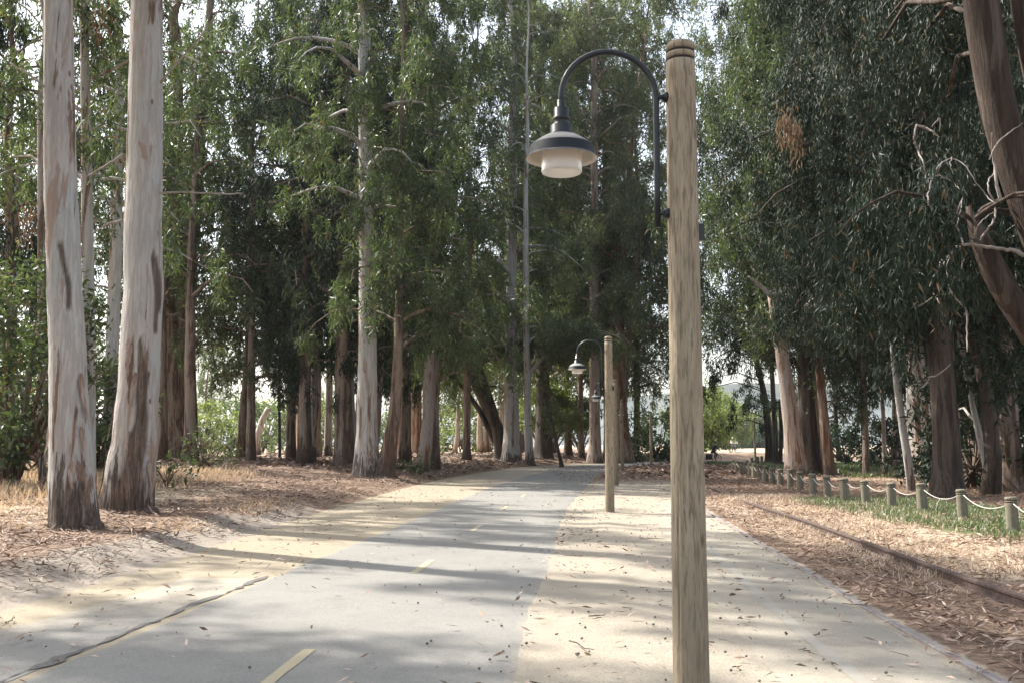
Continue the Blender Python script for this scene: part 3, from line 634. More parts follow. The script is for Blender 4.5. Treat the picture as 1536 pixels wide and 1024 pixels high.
def shrub(base, label, H, Rw, leaf, seed, name='shrub', group=None, n=26, stems=5, d=None, k=1.0, leafscale=1.0, cat='shrub', droop=.25, asp=.4, base_h=.2, stem_m='bark_brown'):
    rng = np.random.default_rng(seed)
    B = np.array(base, float) if len(base) == 3 else at_ground(*base)
    if d is not None:
        r = ray(*base[:2]); x = r[0]/r[1]*d; B = np.array([x, d, float(hz(x, d))])
    root = thing(name, B, label, cat, group); tb = MB(); C, S = [], []
    for i in range(stems):
        a = i*2.399+rng.random(); L = H*(.7+.35*rng.random())
        pl = limb(rng, B-np.array([0, 0, .05]), a, L, R_(80), R_(-35), 6, .3); r = .012+.018*H*.6
        tb.tube(pl, np.linspace(r, r*.25, 6), 6)
    for i in range(n):
        u = rng.random(); hh = base_h+(1-base_h)*u; a = rng.random()*6.283; rr = Rw*math.sqrt(rng.random())*math.sin(math.pi*min(.95, .15+.75*hh))
        s = (.16+.12*rng.random())*min(H, Rw*2)*.9
        C.append(B+np.array([math.cos(a)*rr, math.sin(a)*rr, H*hh*.92])); S.append(np.array([s, s, s*.75]))
        q = C[-1]; tb.tube(np.array([B+np.array([0, 0, H*.15]), B*.6+q*.4+np.array([0, 0, -.05*H]), q]), [.012*H+.004, .008*H+.003, .004], 5, False)
    tb.build('stem', M[stem_m], root, B)
    L0 = leafLOD(B[1])*leafscale*.8; P = clump_points(rng, C, S, L0*L0*asp*.55, k, .2); m = MB()
    m.add(leaf_quads(rng, P, L0, asp, droop), np.arange(len(P)*4).reshape(-1, 4)); m.build('foliage', M[leaf], root, B, smooth=False)
    return root

exec_trees = True
# ------------------------------------------------------------------ the trees the photograph shows
# left, near pair
tree((110,788), [[(110,785,76),(106,720,72),(103,600,62),(98,450,57),(94,300,53),(91,150,48),(89,0,43)]],
     'thick pale grey gum trunk with dark scorched foot, leftmost and nearest of all the trunks', 'bark_pale', 24, (11.5,22,4.2,22), seed=21, flare=1.1, seg=96, detail=True, scars=[[(86,365,6),(92,400,5),(97,440,3)],[(116,730,4),(112,755,7),(110,790,12)]], strips=[(72,390,60),(126,560,70),(128,640,50),(84,640,44),(118,690,40)],
     dead=[[(66,130,4),(40,110,3),(15,95,2)]])
tree((192,768), [[(190,765,78),(193,720,74),(203,600,62),(211,450,60),(214,300,57),(217,150,54),(220,0,50)]],
     'stout pale gum trunk with long dark brown scar, second thick trunk from the left', 'bark_pale', 25, (12,23,4.5,22), seed=22, flare=1.08, seg=96, detail=True, scars=[[(205,512,4),(207,560,5),(206,610,6),(200,660,10),(192,720,14),(190,770,20)],[(232,600,2),(228,700,3),(226,770,6)],[(222,380,4),(226,430,4),(224,470,2)]], strips=[(163,690,80),(160,740,50),(170,600,60),(228,690,60),(212,560,50),(206,520,46)],
     dead=[[(240,125,4),(275,85,3),(310,45,2.5),(335,5,2)],[(186,232,5),(160,248,4),(130,266,2.5)],[(184,330,4),(158,338,3),(138,350,2)],[(238,290,4),(270,288,3),(350,292,2),(365,290,1.5)]])
tree((128,735), [[(136,735,16),(134,500,18),(131,300,18),(128,100,15),(126,0,13)]],
     'thin pale trunk rising close behind the right side of the nearest thick trunk', 'bark_pale', 20, (7,19,3.6,26), seed=23, brown=[(150,30,22),(40,340,22)], k=.6)
tree((64,730), [[(64,730,12),(62,500,11),(61,300,10),(60,130,9)]], 'slim grey trunk hidden by the left edge of the nearest thick trunk', 'bark_pale', 17, (7,16,3.2,22), seed=24, k=.5)
tree((168,712), [[(160,712,20),(166,600,20),(170,450,20),(174,300,19),(178,150,16)]], 'bluish grey trunk seen in the gap between the two thick pale trunks', 'bark_pale', 19, (6.5,18,3.8,26), seed=25, k=.5)
tree((262,688), [[(264,688,46),(262,600,38),(262,500,30),(262,250,24),(264,60,18)],[(262,688,30),(270,520,26),(287,360,26),(297,230,20),(310,90,16)]],
     'dark forked tree with black foot and two diverging stems right of the thick pair', 'bark_brown', 20, (6,19,4.2,34), seed=26, k=.7, clear=.7,
     dead=[[(285,215,4),(340,205,4),(400,200,3),(425,188,2.5),(434,170,2)],[(250,312,4),(280,295,3),(330,290,2),(365,292,1.5)]])
tree((20,705), [[(22,705,20),(20,600,18),(16,400,15),(12,200,12)]], 'dark leafy gum behind the left edge bush, its foliage against the white sky', 'bark_brown', 18, (5.5,17,4.2,34), seed=27, d=33, leaf='gum_shaded', k=.8)
# left middle group
tree((375,692), [[(376,692,15),(377,600,13),(378,480,11),(378,300,9)]], 'slim dark trunk under hanging foliage right of the low leafy bush', 'bark_brown', 15, (3.8,14.5,3.2,30), seed=31, leaf='gum', clumps=[(350,470,34),(400,520,30),(370,420,36),(335,550,26),(395,450,34)])
tree((420,689), [[(420,689,4.5),(419,620,4),(418,540,3.5)]], 'very thin dark sapling stem left of the paired brown trunks', 'bark_dark', 8, (5,7.8,1.2,8), fill=False, seed=32)
tree((437,690), [[(436,690,15),(437,560,13),(439,400,12),(441,200,10)]], 'dark brown half of the paired trunks, the left one, pale higher up', 'bark_brown', 19, (5,18,3.8,34), seed=33, clear=.6, clumps=[(440,480,30),(430,530,30),(460,440,30)])
tree((450,688), [[(450,688,11),(448,560,10),(446,420,9),(446,250,8)]], 'slimmer reddish half of the paired trunks, the right one', 'bark_red', 17, (7,16,3.0,22), seed=34)
tree((472,686), [[(471,686,23),(472,600,20),(473,430,16),(475,250,13),(478,60,10)]], 'straight buff trunk with a widening foot just right of the paired trunks', 'bark_pink', 20, (6,19,4.0,34), seed=35, clear=.7, clumps=[(480,380,34),(500,300,36)])
tree((494,686), [[(492,686,12),(494,560,10),(497,430,9),(500,300,8)]], 'narrow white sunlit trunk between the buff trunk and a dark stout one', 'bark_pale', 18, (8,17,3.2,22), seed=36, clear=.7)
tree((516,698), [[(517,698,30),(516,620,28),(515,540,24),(516,420,18),(520,250,13)]], 'stout dark brown trunk with hanging twigs left of the tall pale trunk', 'bark_brown', 18, (4.5,17,4.0,36), seed=37, leaf='gum_shaded', clumps=[(530,450,36),(505,500,32),(520,560,24),(510,600,16,-.8,12),(545,540,20,-1)])
tree((552,716), [[(552,714,40),(551,650,31),(550,500,26),(549,300,22),(547,100,19),(546,0,18)]], 'tall straight pale trunk standing alone in the middle of the left grove', 'bark_pale', 25, (10,24,4.2,24), seed=38, flare=1.25, seg=28, clear=1,
     clumps=[(552,150,30,-1.2),(556,190,22,-1.2),(552,440,30,-1.2),(560,490,24,-1.0)])
tree((578,716), [[(576,714,26),(584,670,22),(592,620,18),(597,540,14),(600,400,11),(603,200,9)]], 'leaning grey brown trunk curving up beside the foot of the tall pale trunk', 'bark_brown', 18, (5,17.5,3.8,32), seed=39, clumps=[(600,450,40),(640,420,44),(590,380,36),(625,500,36),(650,470,36)])
tree((626,682), [[(625,682,17),(625,600,15),(624,480,13)],[(612,684,9),(612,560,8)]], 'reddish brown double trunk in shade behind the leaning grey one', 'bark_red', 17, (5.5,16,3.8,30), seed=40)
tree((652,688), [[(652,688,12),(652,620,11),(651,555,10),(649,420,8)],[(652,570,7),(664,545,6),(676,520,5),(690,500,4)]], 'slim pinkish trunk that forks like a Y, left of the dark leaning stems', 'bark_pink', 15, (5,14,3.4,28), seed=41)
tree((752,687), [[(756,687,26),(745,640,19),(715,580,14),(690,530,12),(668,500,8)],[(758,680,12),(740,610,10),(722,560,9),(700,480,7)],[(752,684,9),(720,615,8),(690,575,6),(668,556,4)]],
     'dark multi stemmed tree leaning left over the litter bank', 'bark_dark', 13, (5,13,4.2,20), fill=False, seed=42, leaf='gum_olive', k=.5, clear=1, clumps=[(680,490,26),(725,490,28),(740,540,20),(700,470,26),(668,560,14)])
tree((768,692), [[(768,692,30),(768,640,23),(768,500,18),(769,300,15),(771,120,12)]], 'tall pale trunk with dark brown foot rising from the leaning dark stems', 'bark_pale', 22, (9,21,4.2,30), seed=43, flare=1.2, clear=.9)
tree((795,697), [[(795,697,13),(792,640,11),(790,540,10),(788,400,9),(788,280,7)],[(792,560,6),(815,535,5),(840,520,4),(856,505,3)]], 'slender grey trunk with one bare side branch, right beside the path bend', 'bark_pale', 17, (8,16,3.4,26), seed=44, leaf='gum_olive', clear=.8)
tree((843,700), [[(843,700,6),(836,670,5),(830,640,4)]], 'small crooked sapling at the litter edge beside the far path', 'bark_dark', 5, (2.2,4.6,1.3,12), fill=False, seed=45, leaf='gum_olive', name='sapling')
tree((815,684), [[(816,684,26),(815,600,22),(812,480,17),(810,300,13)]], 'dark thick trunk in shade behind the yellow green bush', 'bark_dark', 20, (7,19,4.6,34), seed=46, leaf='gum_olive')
tree((892,694), [[(893,694,22),(892,640,17),(891,500,14),(891,300,11),(891,100,9)]], 'tall straight pinkish trunk seen just left of the second lamp post', 'bark_pink', 27, (12,26,5,34), seed=47, flare=1.25, leaf='gum_olive', clear=.9)
tree((930,694), [[(930,694,34),(929,640,27),(928,540,23),(926,440,18),(932,360,12),(940,300,9)],[(934,600,12),(945,480,11),(952,400,9),(965,330,6)]], 'broad reddish trunk behind the far lamp posts, dividing high up', 'bark_red', 20, (9,19,5,36), seed=48, leaf='gum_olive', clumps=[(965,520,34),(960,580,34),(985,560,28),(950,620,22)])
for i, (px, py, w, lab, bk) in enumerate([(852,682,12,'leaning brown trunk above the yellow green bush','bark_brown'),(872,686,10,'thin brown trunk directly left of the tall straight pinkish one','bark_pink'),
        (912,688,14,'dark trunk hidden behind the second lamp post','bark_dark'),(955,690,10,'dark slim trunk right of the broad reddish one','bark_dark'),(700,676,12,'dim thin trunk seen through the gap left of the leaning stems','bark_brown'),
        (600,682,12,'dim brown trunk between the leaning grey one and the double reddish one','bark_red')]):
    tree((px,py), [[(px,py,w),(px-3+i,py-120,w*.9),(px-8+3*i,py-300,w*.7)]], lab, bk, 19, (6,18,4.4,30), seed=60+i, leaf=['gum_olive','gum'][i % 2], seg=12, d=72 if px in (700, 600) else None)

# ------------------------------------------------------------------ right grove
tree((1190,708), [[(1194,708,34),(1188,640,25),(1178,560,21),(1168,500,18),(1158,440,15)]], 'leaning pinkish trunk with a snapped pale top, nearest the end of the bollard row', 'bark_pink', 8, None, seed=71, flare=1.2, d=47,
     clumps=[(1142,470,14,.8),(1215,520,18,.8)],
     dead=[[(1158,445,9),(1140,428,6),(1122,415,3)],[(1158,445,8),(1190,455,7),(1215,460,5),(1232,462,3)],[(1190,455,4),(1180,435,3),(1205,430,2)],[(1160,455,5),(1200,478,6),(1230,488,3)],[(1150,440,4),(1175,432,4),(1200,450,2)],[(1200,478,3),(1195,465,2.5),(1190,462,2)],[(1150,490,4),(1140,502,3),(1130,505,2)]])
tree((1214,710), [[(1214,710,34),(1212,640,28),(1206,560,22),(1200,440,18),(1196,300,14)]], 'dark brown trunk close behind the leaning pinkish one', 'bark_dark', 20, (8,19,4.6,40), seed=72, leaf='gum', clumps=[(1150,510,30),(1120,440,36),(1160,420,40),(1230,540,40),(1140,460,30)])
tree((1244,712), [[(1244,712,20),(1238,650,16),(1232,580,14),(1226,520,11),(1222,420,9)]], 'reddish orange slim trunk with peeling bark right of the dark brown one', 'bark_red', 18, (5.5,17,4.2,36), seed=73, leaf='gum', clumps=[(1272,600,28),(1280,560,32),(1262,510,32),(1290,620,26)])
tree((1232,706), [[(1232,706,16),(1224,620,14),(1218,540,12)]], 'grey trunk wedged behind the reddish orange slim one', 'bark_brown', 18, (6,17,4.2,30), seed=74, leaf='gum_shaded')
tree((1153,694), [[(1154,694,12),(1152,640,11),(1146,590,9),(1136,545,7),(1118,500,5)]], 'dark crooked trunk at the end of the right grove, leaning over the far lamp', 'bark_dark', 14, (8.5,14,2.6,10), fill=False, seed=75, leaf='gum_shaded',
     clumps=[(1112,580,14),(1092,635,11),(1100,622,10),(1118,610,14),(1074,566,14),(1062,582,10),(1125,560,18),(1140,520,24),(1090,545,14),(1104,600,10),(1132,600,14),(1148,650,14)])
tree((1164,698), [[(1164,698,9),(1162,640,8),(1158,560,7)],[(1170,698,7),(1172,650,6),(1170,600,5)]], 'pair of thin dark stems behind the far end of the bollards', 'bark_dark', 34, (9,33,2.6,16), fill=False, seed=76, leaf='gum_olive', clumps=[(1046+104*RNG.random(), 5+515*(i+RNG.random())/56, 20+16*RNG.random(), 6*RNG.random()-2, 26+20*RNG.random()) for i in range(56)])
tree((1300,712), [[(1300,712,11),(1299,660,10),(1297,600,9),(1294,520,8)]], 'thin straight brown trunk in the shaded middle of the right grove', 'bark_brown', 16, (5.5,15.5,3.8,34), seed=77, leaf='gum_shaded', clumps=[(1310,580,36),(1330,540,36),(1300,520,36)])
tree((1328,712), [[(1327,712,8),(1326,660,7),(1324,600,6),(1320,540,6)]], 'thin crooked pale stem just left of the old stump', 'bark_pink', 14, (6,13.5,3.2,24), seed=78, leaf='gum_shaded')
tree((1368,737), [[(1369,737,13),(1362,690,13),(1354,640,12),(1347,590,11),(1342,550,9),(1336,480,8)]], 'slim pale trunk leaning left in front of the white and red trunk', 'bark_pale', 15, (6.5,14.5,3.6,30), seed=79, leaf='gum_shaded')
tree((1386,722), [[(1386,722,50),(1383,680,42),(1378,620,36),(1374,560,30),(1368,480,24),(1362,380,20)]], 'big trunk split between bright white bark and torn red bark, sunlit', 'bark_split', 20, (6.5,19,5.0,42), seed=80, leaf='gum_shaded', flare=1.4, seg=28, clumps=[(1340,560,40),(1390,480,50),(1330,470,50)])
tree((1421,746), [[(1423,746,52),(1421,690,44),(1415,600,40),(1408,520,38),(1400,420,36),(1392,300,30)]], 'massive dark brown trunk directly behind the roped bollards, widest on the right', 'bark_dark', 22, (6,20,5.2,50), seed=81, leaf='gum_shaded', flare=1.25, seg=28,
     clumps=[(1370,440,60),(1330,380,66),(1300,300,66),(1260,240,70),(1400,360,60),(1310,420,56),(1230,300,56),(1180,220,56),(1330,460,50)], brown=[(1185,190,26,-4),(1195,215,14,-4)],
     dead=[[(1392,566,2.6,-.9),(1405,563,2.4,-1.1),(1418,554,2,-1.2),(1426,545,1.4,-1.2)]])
tree((1446,728), [[(1432,728,9),(1432,640,8),(1428,560,7)]], 'thin orange lit stem touching the right side of the massive dark trunk', 'bark_red', 15, (6,14.5,3.6,30), seed=82, leaf='gum_shaded')
tree((1492,742), [[(1490,742,14),(1480,700,13),(1468,650,11),(1458,605,9),(1450,560,8)]], 'slim trunk leaning left with a pale lit edge, behind the first bollards', 'bark_pale', 13, (5,12.5,3.4,34), seed=83, leaf='gum_shaded', clumps=[(1470,560,44),(1430,620,30,2),(1500,540,40),(1460,640,30,3)])
tree((1518,738), [[(1522,738,36),(1516,680,32),(1512,600,30),(1506,520,28),(1500,420,26)]], 'thick grey brown trunk at the right edge of the picture behind the bollards', 'bark_brown', 19, (6,18,4.6,40), seed=84, leaf='gum_shaded')
tree((1650,830), [[(1650,828,90),(1630,600,74),(1585,420,64),(1535,290,60),(1500,180,58),(1482,80,58),(1470,0,56),(1462,-140,46)],
                  [(1655,828,70),(1630,640,56),(1585,540,50),(1535,480,46),(1490,405,42),(1466,355,30),(1452,310,8)],[(1640,600,44),(1590,300,36),(1545,100,30),(1525,0,26)]],
     'big leaning brown tree entering at the top right, hung with curly bare branches', 'bark_shaggy', 17, (8.5,15.5,4.2,22), seed=85, clear=1, leaf='gum_shaded', seg=28,
     clumps=[(1440,40,70,1.5),(1380,60,80,2),(1330,30,80,3),(1400,160,70,3),(1280,110,80,4)],
     dead=[[(1536,384,12),(1522,375,11),(1494,373,8),(1468,368,8),(1445,366,7),(1430,374,6),(1418,392,5.5),(1400,416,5),(1394,436,3)],
           [(1445,366,4),(1435,340,3.5),(1434,337,3)],[(1430,374,5),(1421,395,5),(1419,420,5),(1427,440,5),(1440,455,5),(1453,467,5),(1450,500,4),(1451,527,3)],
           [(1424,436,4),(1400,446,4),(1376,461,4)],[(1436,340,3.5),(1420,327,3),(1400,318,3),(1392,306,3.5),(1392,290,3.5),(1399,265,4),(1410,245,3.5),(1428,236,3),(1446,243,2.5),(1462,272,2.5),(1478,292,2.5),(1492,305,3)],
           [(1399,262,4),(1415,266,3),(1428,272,2.5),(1440,285,2)],[(1375,188,6),(1388,192,6),(1400,198,5),(1409,206,3)],[(1375,188,5),(1370,205,5),(1376,225,4.5),(1386,245,4),(1388,262,3)],
           [(1492,305,5),(1482,285,4),(1482,270,4),(1493,258,3)],[(1492,305,5),(1493,325,5),(1487,338,5),(1475,352,4.5),(1469,361,4)],[(1436,337,3),(1446,290,2.5),(1430,330,2)],[(1428,236,2.5),(1424,250,2),(1430,262,2)],
           [(1457,365,3),(1468,335,2.5),(1490,318,2.5)],[(1440,370,3),(1444,390,3.5),(1442,405,3),(1430,420,2.5)],[(1398,190,2.5),(1411,175,2.5),(1409,198,2)],[(1484,240,4),(1495,215,4),(1520,195,3),(1534,185,2)],
           [(1410,393,2.5),(1405,420,2.5),(1398,440,3),(1412,455,2),(1418,475,2)],[(1500,305,9),(1496,280,8),(1490,240,6),(1488,200,4)]],)

# ------------------------------------------------------------------ bushes and low plants
shrub((306,706), 'low dark leafy bush with bare stems in the litter left of the paired trunks', 1.7, 1.25, 'gum', 101, n=16, k=.65, stems=8, asp=.3)
shrub((820,676), 'rounded yellow green bush beneath the tall trees at the far bend', 6.6, 3.2, 'bush_yellow', 102, n=44, d=88, base_h=.45, name='bush')
shrub((870,676), 'olive bush touching the second lamp post from behind', 5.6, 2.6, 'gum_olive', 103, n=26, d=93, base_h=.45, name='bush')
shrub((630,712), 'small sparse weed growing by the litter edge beneath the Y shaped trunk', .8, .55, 'gum_olive', 104, n=9, k=.5, name='weed')
shrub((600,706), 'sparse grey green weed beside the leaning trunk', .6, .45, 'gum_olive', 105, n=7, k=.45, name='weed')
shrub((18,700), 'tall green leafy bush at the left edge behind the nearest trunk', 5.6, 2.3, 'gum', 106, n=40, d=23, base_h=.06, name='bush', k=.55, stems=3)
shrub((70,700), 'grey green bush filling the gap below the slim grey trunk', 4.6, 2.0, 'gum', 107, n=26, d=29, base_h=.15, name='bush', k=.5)
shrub((150,704), 'dark green undergrowth bush between the two thick pale trunks', 3.4, 1.8, 'gum', 108, n=30, d=31, base_h=.1, name='bush', k=.8)
shrub((250,712), 'low green weed at the foot of the dark forked tree', 0.8, 1.0, 'gum', 109, n=10, d=27, name='weed', k=.6)
shrub((985,676), 'light green bush at the end of the path behind the main post', 4.6, 3.2, 'bush', 110, n=40, d=92, base_h=.08, name='bush')
shrub((955,680), 'dark green low bush right of the broad reddish trunk', 2.6, 2.2, 'gum', 111, n=26, d=86, base_h=.08, name='bush')
shrub((1056,676), 'sunlit yellow green bush just right of the main lamp post', 7.5, 3.4, 'bush_yellow', 112, n=60, d=112, base_h=.05, name='bush', k=.8)
shrub((1270,690), 'pale green bush deep in the right grove', 3.0, 3.2, 'bush', 113, n=30, d=74, base_h=.08, name='bush')
shrub((1460,690), 'dark shaded bush behind the slim leaning trunk on the right', 4.2, 3.0, 'gum_shaded', 114, n=46, d=34, base_h=.05, name='bush')
shrub((1345,690), 'dark green bush in shade behind the stump', 3.2, 3.2, 'gum_shaded', 115, n=40, d=62, base_h=.05, name='bush')
# a stump and fallen wood
def stump(px, py, r, h, label):
    B = at_ground(px, py); root = thing('tree_stump', B, label, 'stump'); b = MB(); rng = np.random.default_rng(8)
    th = np.linspace(0, 2*math.pi, 18, endpoint=False); lob = np.array([1+.25*math.exp(-z*6)*np.cos(5*th)+.05*rng.random(18) for z in np.linspace(0, h, 7)])
    P = np.stack([np.full(7, B[0]), np.full(7, B[1]), B[2]+np.linspace(-.05, h, 7)], 1); b.tube(P, np.linspace(r*1.15, r, 7), 18, False, lob); b.build('bark', M['bark_brown'], root, B)
    c = MB(); c.lathe([(.001, h+.012), (r*.5, h+.02), (r*.95, h+.008), (r*1.02, h-.03)], B, 18); c.build('cut_face', M['deadwood'], root, B)
stump(1347, 704, .26, .55, 'short old stump with a pale cut top in the right grove')
def log(pts, w, label, m, name='fallen_log', d=None):
    B = at_ground(*pts[0]) if d is None else at_depth(pts[0][0], pts[0][1], d); D = B[1]; P = []
    for q in pts: P.append(at_depth(q[0], q[1], D+(q[2] if len(q) > 2 else 0)))
    P = np.array(P); ln = np.r_[0, np.cumsum(np.linalg.norm(np.diff(P, axis=0), axis=1))]; s = np.linspace(0, ln[-1], 16)
    Q = np.stack([np.interp(s, ln, P[:, i]) for i in range(3)], 1); Q[1:-1] = (Q[:-2]+2*Q[1:-1]+Q[2:])/4
    b = MB(); rr = np.linspace(w[0], w[1], 16)/2/F_*D; b.tube(Q, rr, 12, True, rough=.12)
    tag(b.build(name, M[m], None, B), label, 'log')
log([(1440,700),(1456,708),(1470,722),(1482,732)], (16,10), 'pale fallen branch lying in the shade beside the slim leaning trunk', 'deadwood')
log([(386,684),(386,655),(393,630),(403,612)], (12,9), 'pale broken trunk rising crookedly in the sunny clearing on the left', 'bark_pale', 'broken_trunk')
log([(390,672),(405,660),(430,645),(448,640)], (10,8), 'pale log slanting across the sunny clearing on the left', 'bark_pink')
log([(1078,731),(1130,745,.5)], (2.5,1.5), 'thin dark fallen stick on the litter near the far rail', 'bark_dark', 'fallen_branch')

# ------------------------------------------------------------------ background trees, one kind built and then copied
def make_proto(i, bk, lf, H, h0, Rc, nb, lsize, k=.9):
    rng = np.random.default_rng(300+i); root = thing('eucalyptus_tree', (0, 0, 0), '-', 'tree'); tb = MB(); C, S = [], []
    n = 14; z = np.linspace(-.2, H, n); xy = np.cumsum(rng.standard_normal((n, 2))*.10, 0); xy -= xy[0]; P = np.c_[xy, z]
    rad = np.interp(z, [0, .5, 2, H], [.42, .33, .28, .03]); tb.tube(P, rad, 10)
    for b in range(nb):
        hh = h0+(H-.5-h0)*((b+rng.random())/nb); p0 = np.array([np.interp(hh, z, P[:, j]) for j in range(3)]); u = (hh-h0)/(H-h0)
        pl = limb(rng, p0, b*2.399+rng.random()*.8, Rc*(.35+.9*rng.random())*(1-.45*u*u), R_(45), R_(35)); tb.tube(pl, np.linspace(.09, .012, len(pl)), 5, False)
        for tt in (.5, .78, 1.0):
            C.append(pl[int(tt*6)]+rng.standard_normal(3)*Rc*.09); s = Rc*.17*(.6+.8*rng.random()); S.append(np.array([s, s, s*1.3]))
    tb.build('trunk', M[bk], root); PP = clump_points(rng, C, S, lsize*lsize*.2*.55, k, 1); m = MB()
    m.add(leaf_quads(rng, PP, lsize, .2, .5), np.arange(len(PP)*4).reshape(-1, 4)); m.build('crown', M[lf], root, smooth=False); return root
PR1 = [make_proto(0,'bark_brown','gum',21,7,4.4,18,.42,.7), make_proto(1,'bark_pink','gum_olive',18,5,4.4,20,.42,.7), make_proto(2,'bark_dark','gum_shaded',19,3.5,4.8,34,.42), make_proto(3,'bark_pale','gum',22,8,4.6,20,.42,.7)]
used = [False]*4
def place(pi, x, y, s, label, group, rz=None):
    o = PR1[pi] if not used[pi] else copy_tree(PR1[pi]); used[pi] = True
    o.location = Vector((x, y, float(hz(x, y)))); o.rotation_euler.z = random.random()*6.28 if rz is None else rz; sc = s*(.92+.16*random.random()); o.scale = (sc, sc, s)
    tag(o, label, 'tree', group); return o
rr = np.random.default_rng(77)
# interior of the right grove, rows going back
cnt = 0
for gy in np.arange(30, 92, 8.5):
    for gx in np.arange(13, 62, 7.5):
        x = gx + rr.uniform(-2.4, 2.4); y = gy + rr.uniform(-3, 3)
        if x/y < .29 and y > 60: continue
        if x/y > .60 or x < .215*y+3.4+4: continue
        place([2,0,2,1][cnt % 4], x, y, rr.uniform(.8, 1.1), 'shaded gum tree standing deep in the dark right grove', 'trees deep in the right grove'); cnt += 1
# behind the left grove
for i in range(16):
    x = rr.uniform(-34, -4); y = 42 + (x+34)*.25 + rr.uniform(0, 14)
    if x/y < -.56: continue
    place([0,3,0,1][i % 4], x, y, rr.uniform(.85, 1.1), 'tall gum tree at the back of the left grove', 'trees at the back of the left grove')
for i in range(11):
    x = rr.uniform(-6, 5); y = rr.uniform(98, 112)
    place([1,0,3,1][i % 4], x, y, rr.uniform(.95, 1.3), 'gum tree beyond the far bend of the path', 'trees beyond the far bend')
# across the sunny fields
for i in range(14):
    x = -95 + i*7.5 + rr.uniform(-3, 3); y = rr.uniform(105, 135)
    place([1,1,0,3][i % 4], x, y, rr.uniform(.6, .95), 'distant sunlit tree across the clearing on the left', 'distant trees across the left clearing')
for i, (px, d, h, wd, lf) in enumerate([(300,92,5,4,'bush_yellow'),(345,105,6.5,5,'bush'),(395,110,6,4.5,'bush_yellow'),(440,100,5.5,4,'bush'),(250,98,5,4,'bush'),(490,112,6,5,'bush_yellow'),(560,104,5,4,'bush'),(640,118,7,5,'bush'),(690,112,5.5,4,'bush_yellow'),(725,120,6,4.5,'bush')]):
    shrub((px,690), 'sunlit yellow green bush across the clearing behind the left grove' if lf == 'bush_yellow' else 'pale green bush across the clearing behind the left grove', h, wd, lf, 140+i, n=30, d=d, base_h=.05, name='bush', group='bushes across the left clearing', k=.8)
# outside the left edge: their crowns shade the path
for x, y, s in [(-12.5,6.5,1.25),(-17,13,1.35),(-14,1.5,1.2),(-20,8,1.35),(-11,12.5,1.2)]:
    place(3, x, y, s, 'gum tree outside the left edge of the view', 'trees outside the left edge')
shrub((1085,672), 'large round light green tree across the bright field', 10.5, 7, 'bush_yellow', 120, n=90, d=190, base_h=.12, name='round_tree', cat='tree', k=.8)
shrub((1128,672), 'dark bluish tree at the far side of the bright field', 8.5, 7, 'bush_blue', 121, n=80, d=230, base_h=.02, name='round_tree', cat='tree')
shrub((1160,672), 'pale green tree at the far side of the field behind the right grove', 9.5, 8, 'bush_yellow', 122, n=80, d=240, base_h=.02, name='round_tree', cat='tree')
shrub((1040,672), 'tall sunlit tree across the field hidden mostly by the main post', 9, 5, 'bush', 123, n=70, d=170, base_h=.05, name='round_tree', cat='tree')

# distant hills
def hills():
    b = MB(); xs = np.linspace(-2600, 3600, 90); rows = []
    prof = 150 + 110*np.sin(xs/900+.6) + 40*np.sin(xs/310) + 18*np.sin(xs/120)
    prof = .5*np.maximum(prof, 20) * (.30+.70*np.clip((xs+400)/900, 0, 1))
    for f, dy in ((-.15, -300), (.0, -260), (.45, -120), (.85, -30), (1.0, 0), (.6, 250), (0, 600)):
        rows.append(np.stack([xs, 2300+dy+0*xs, prof*f*(1+.05*np.sin(xs/70+dy))], 1))
    n = len(xs); i = (np.arange(n-1)[None]+n*np.arange(len(rows)-1)[:, None]).ravel()
    b.add(np.concatenate(rows), np.stack([i, i+1, i+n+1, i+n], 1)); tag(b.build('hills', M['hill']), 'hazy blue hills beyond the field', kind='structure')
hills()

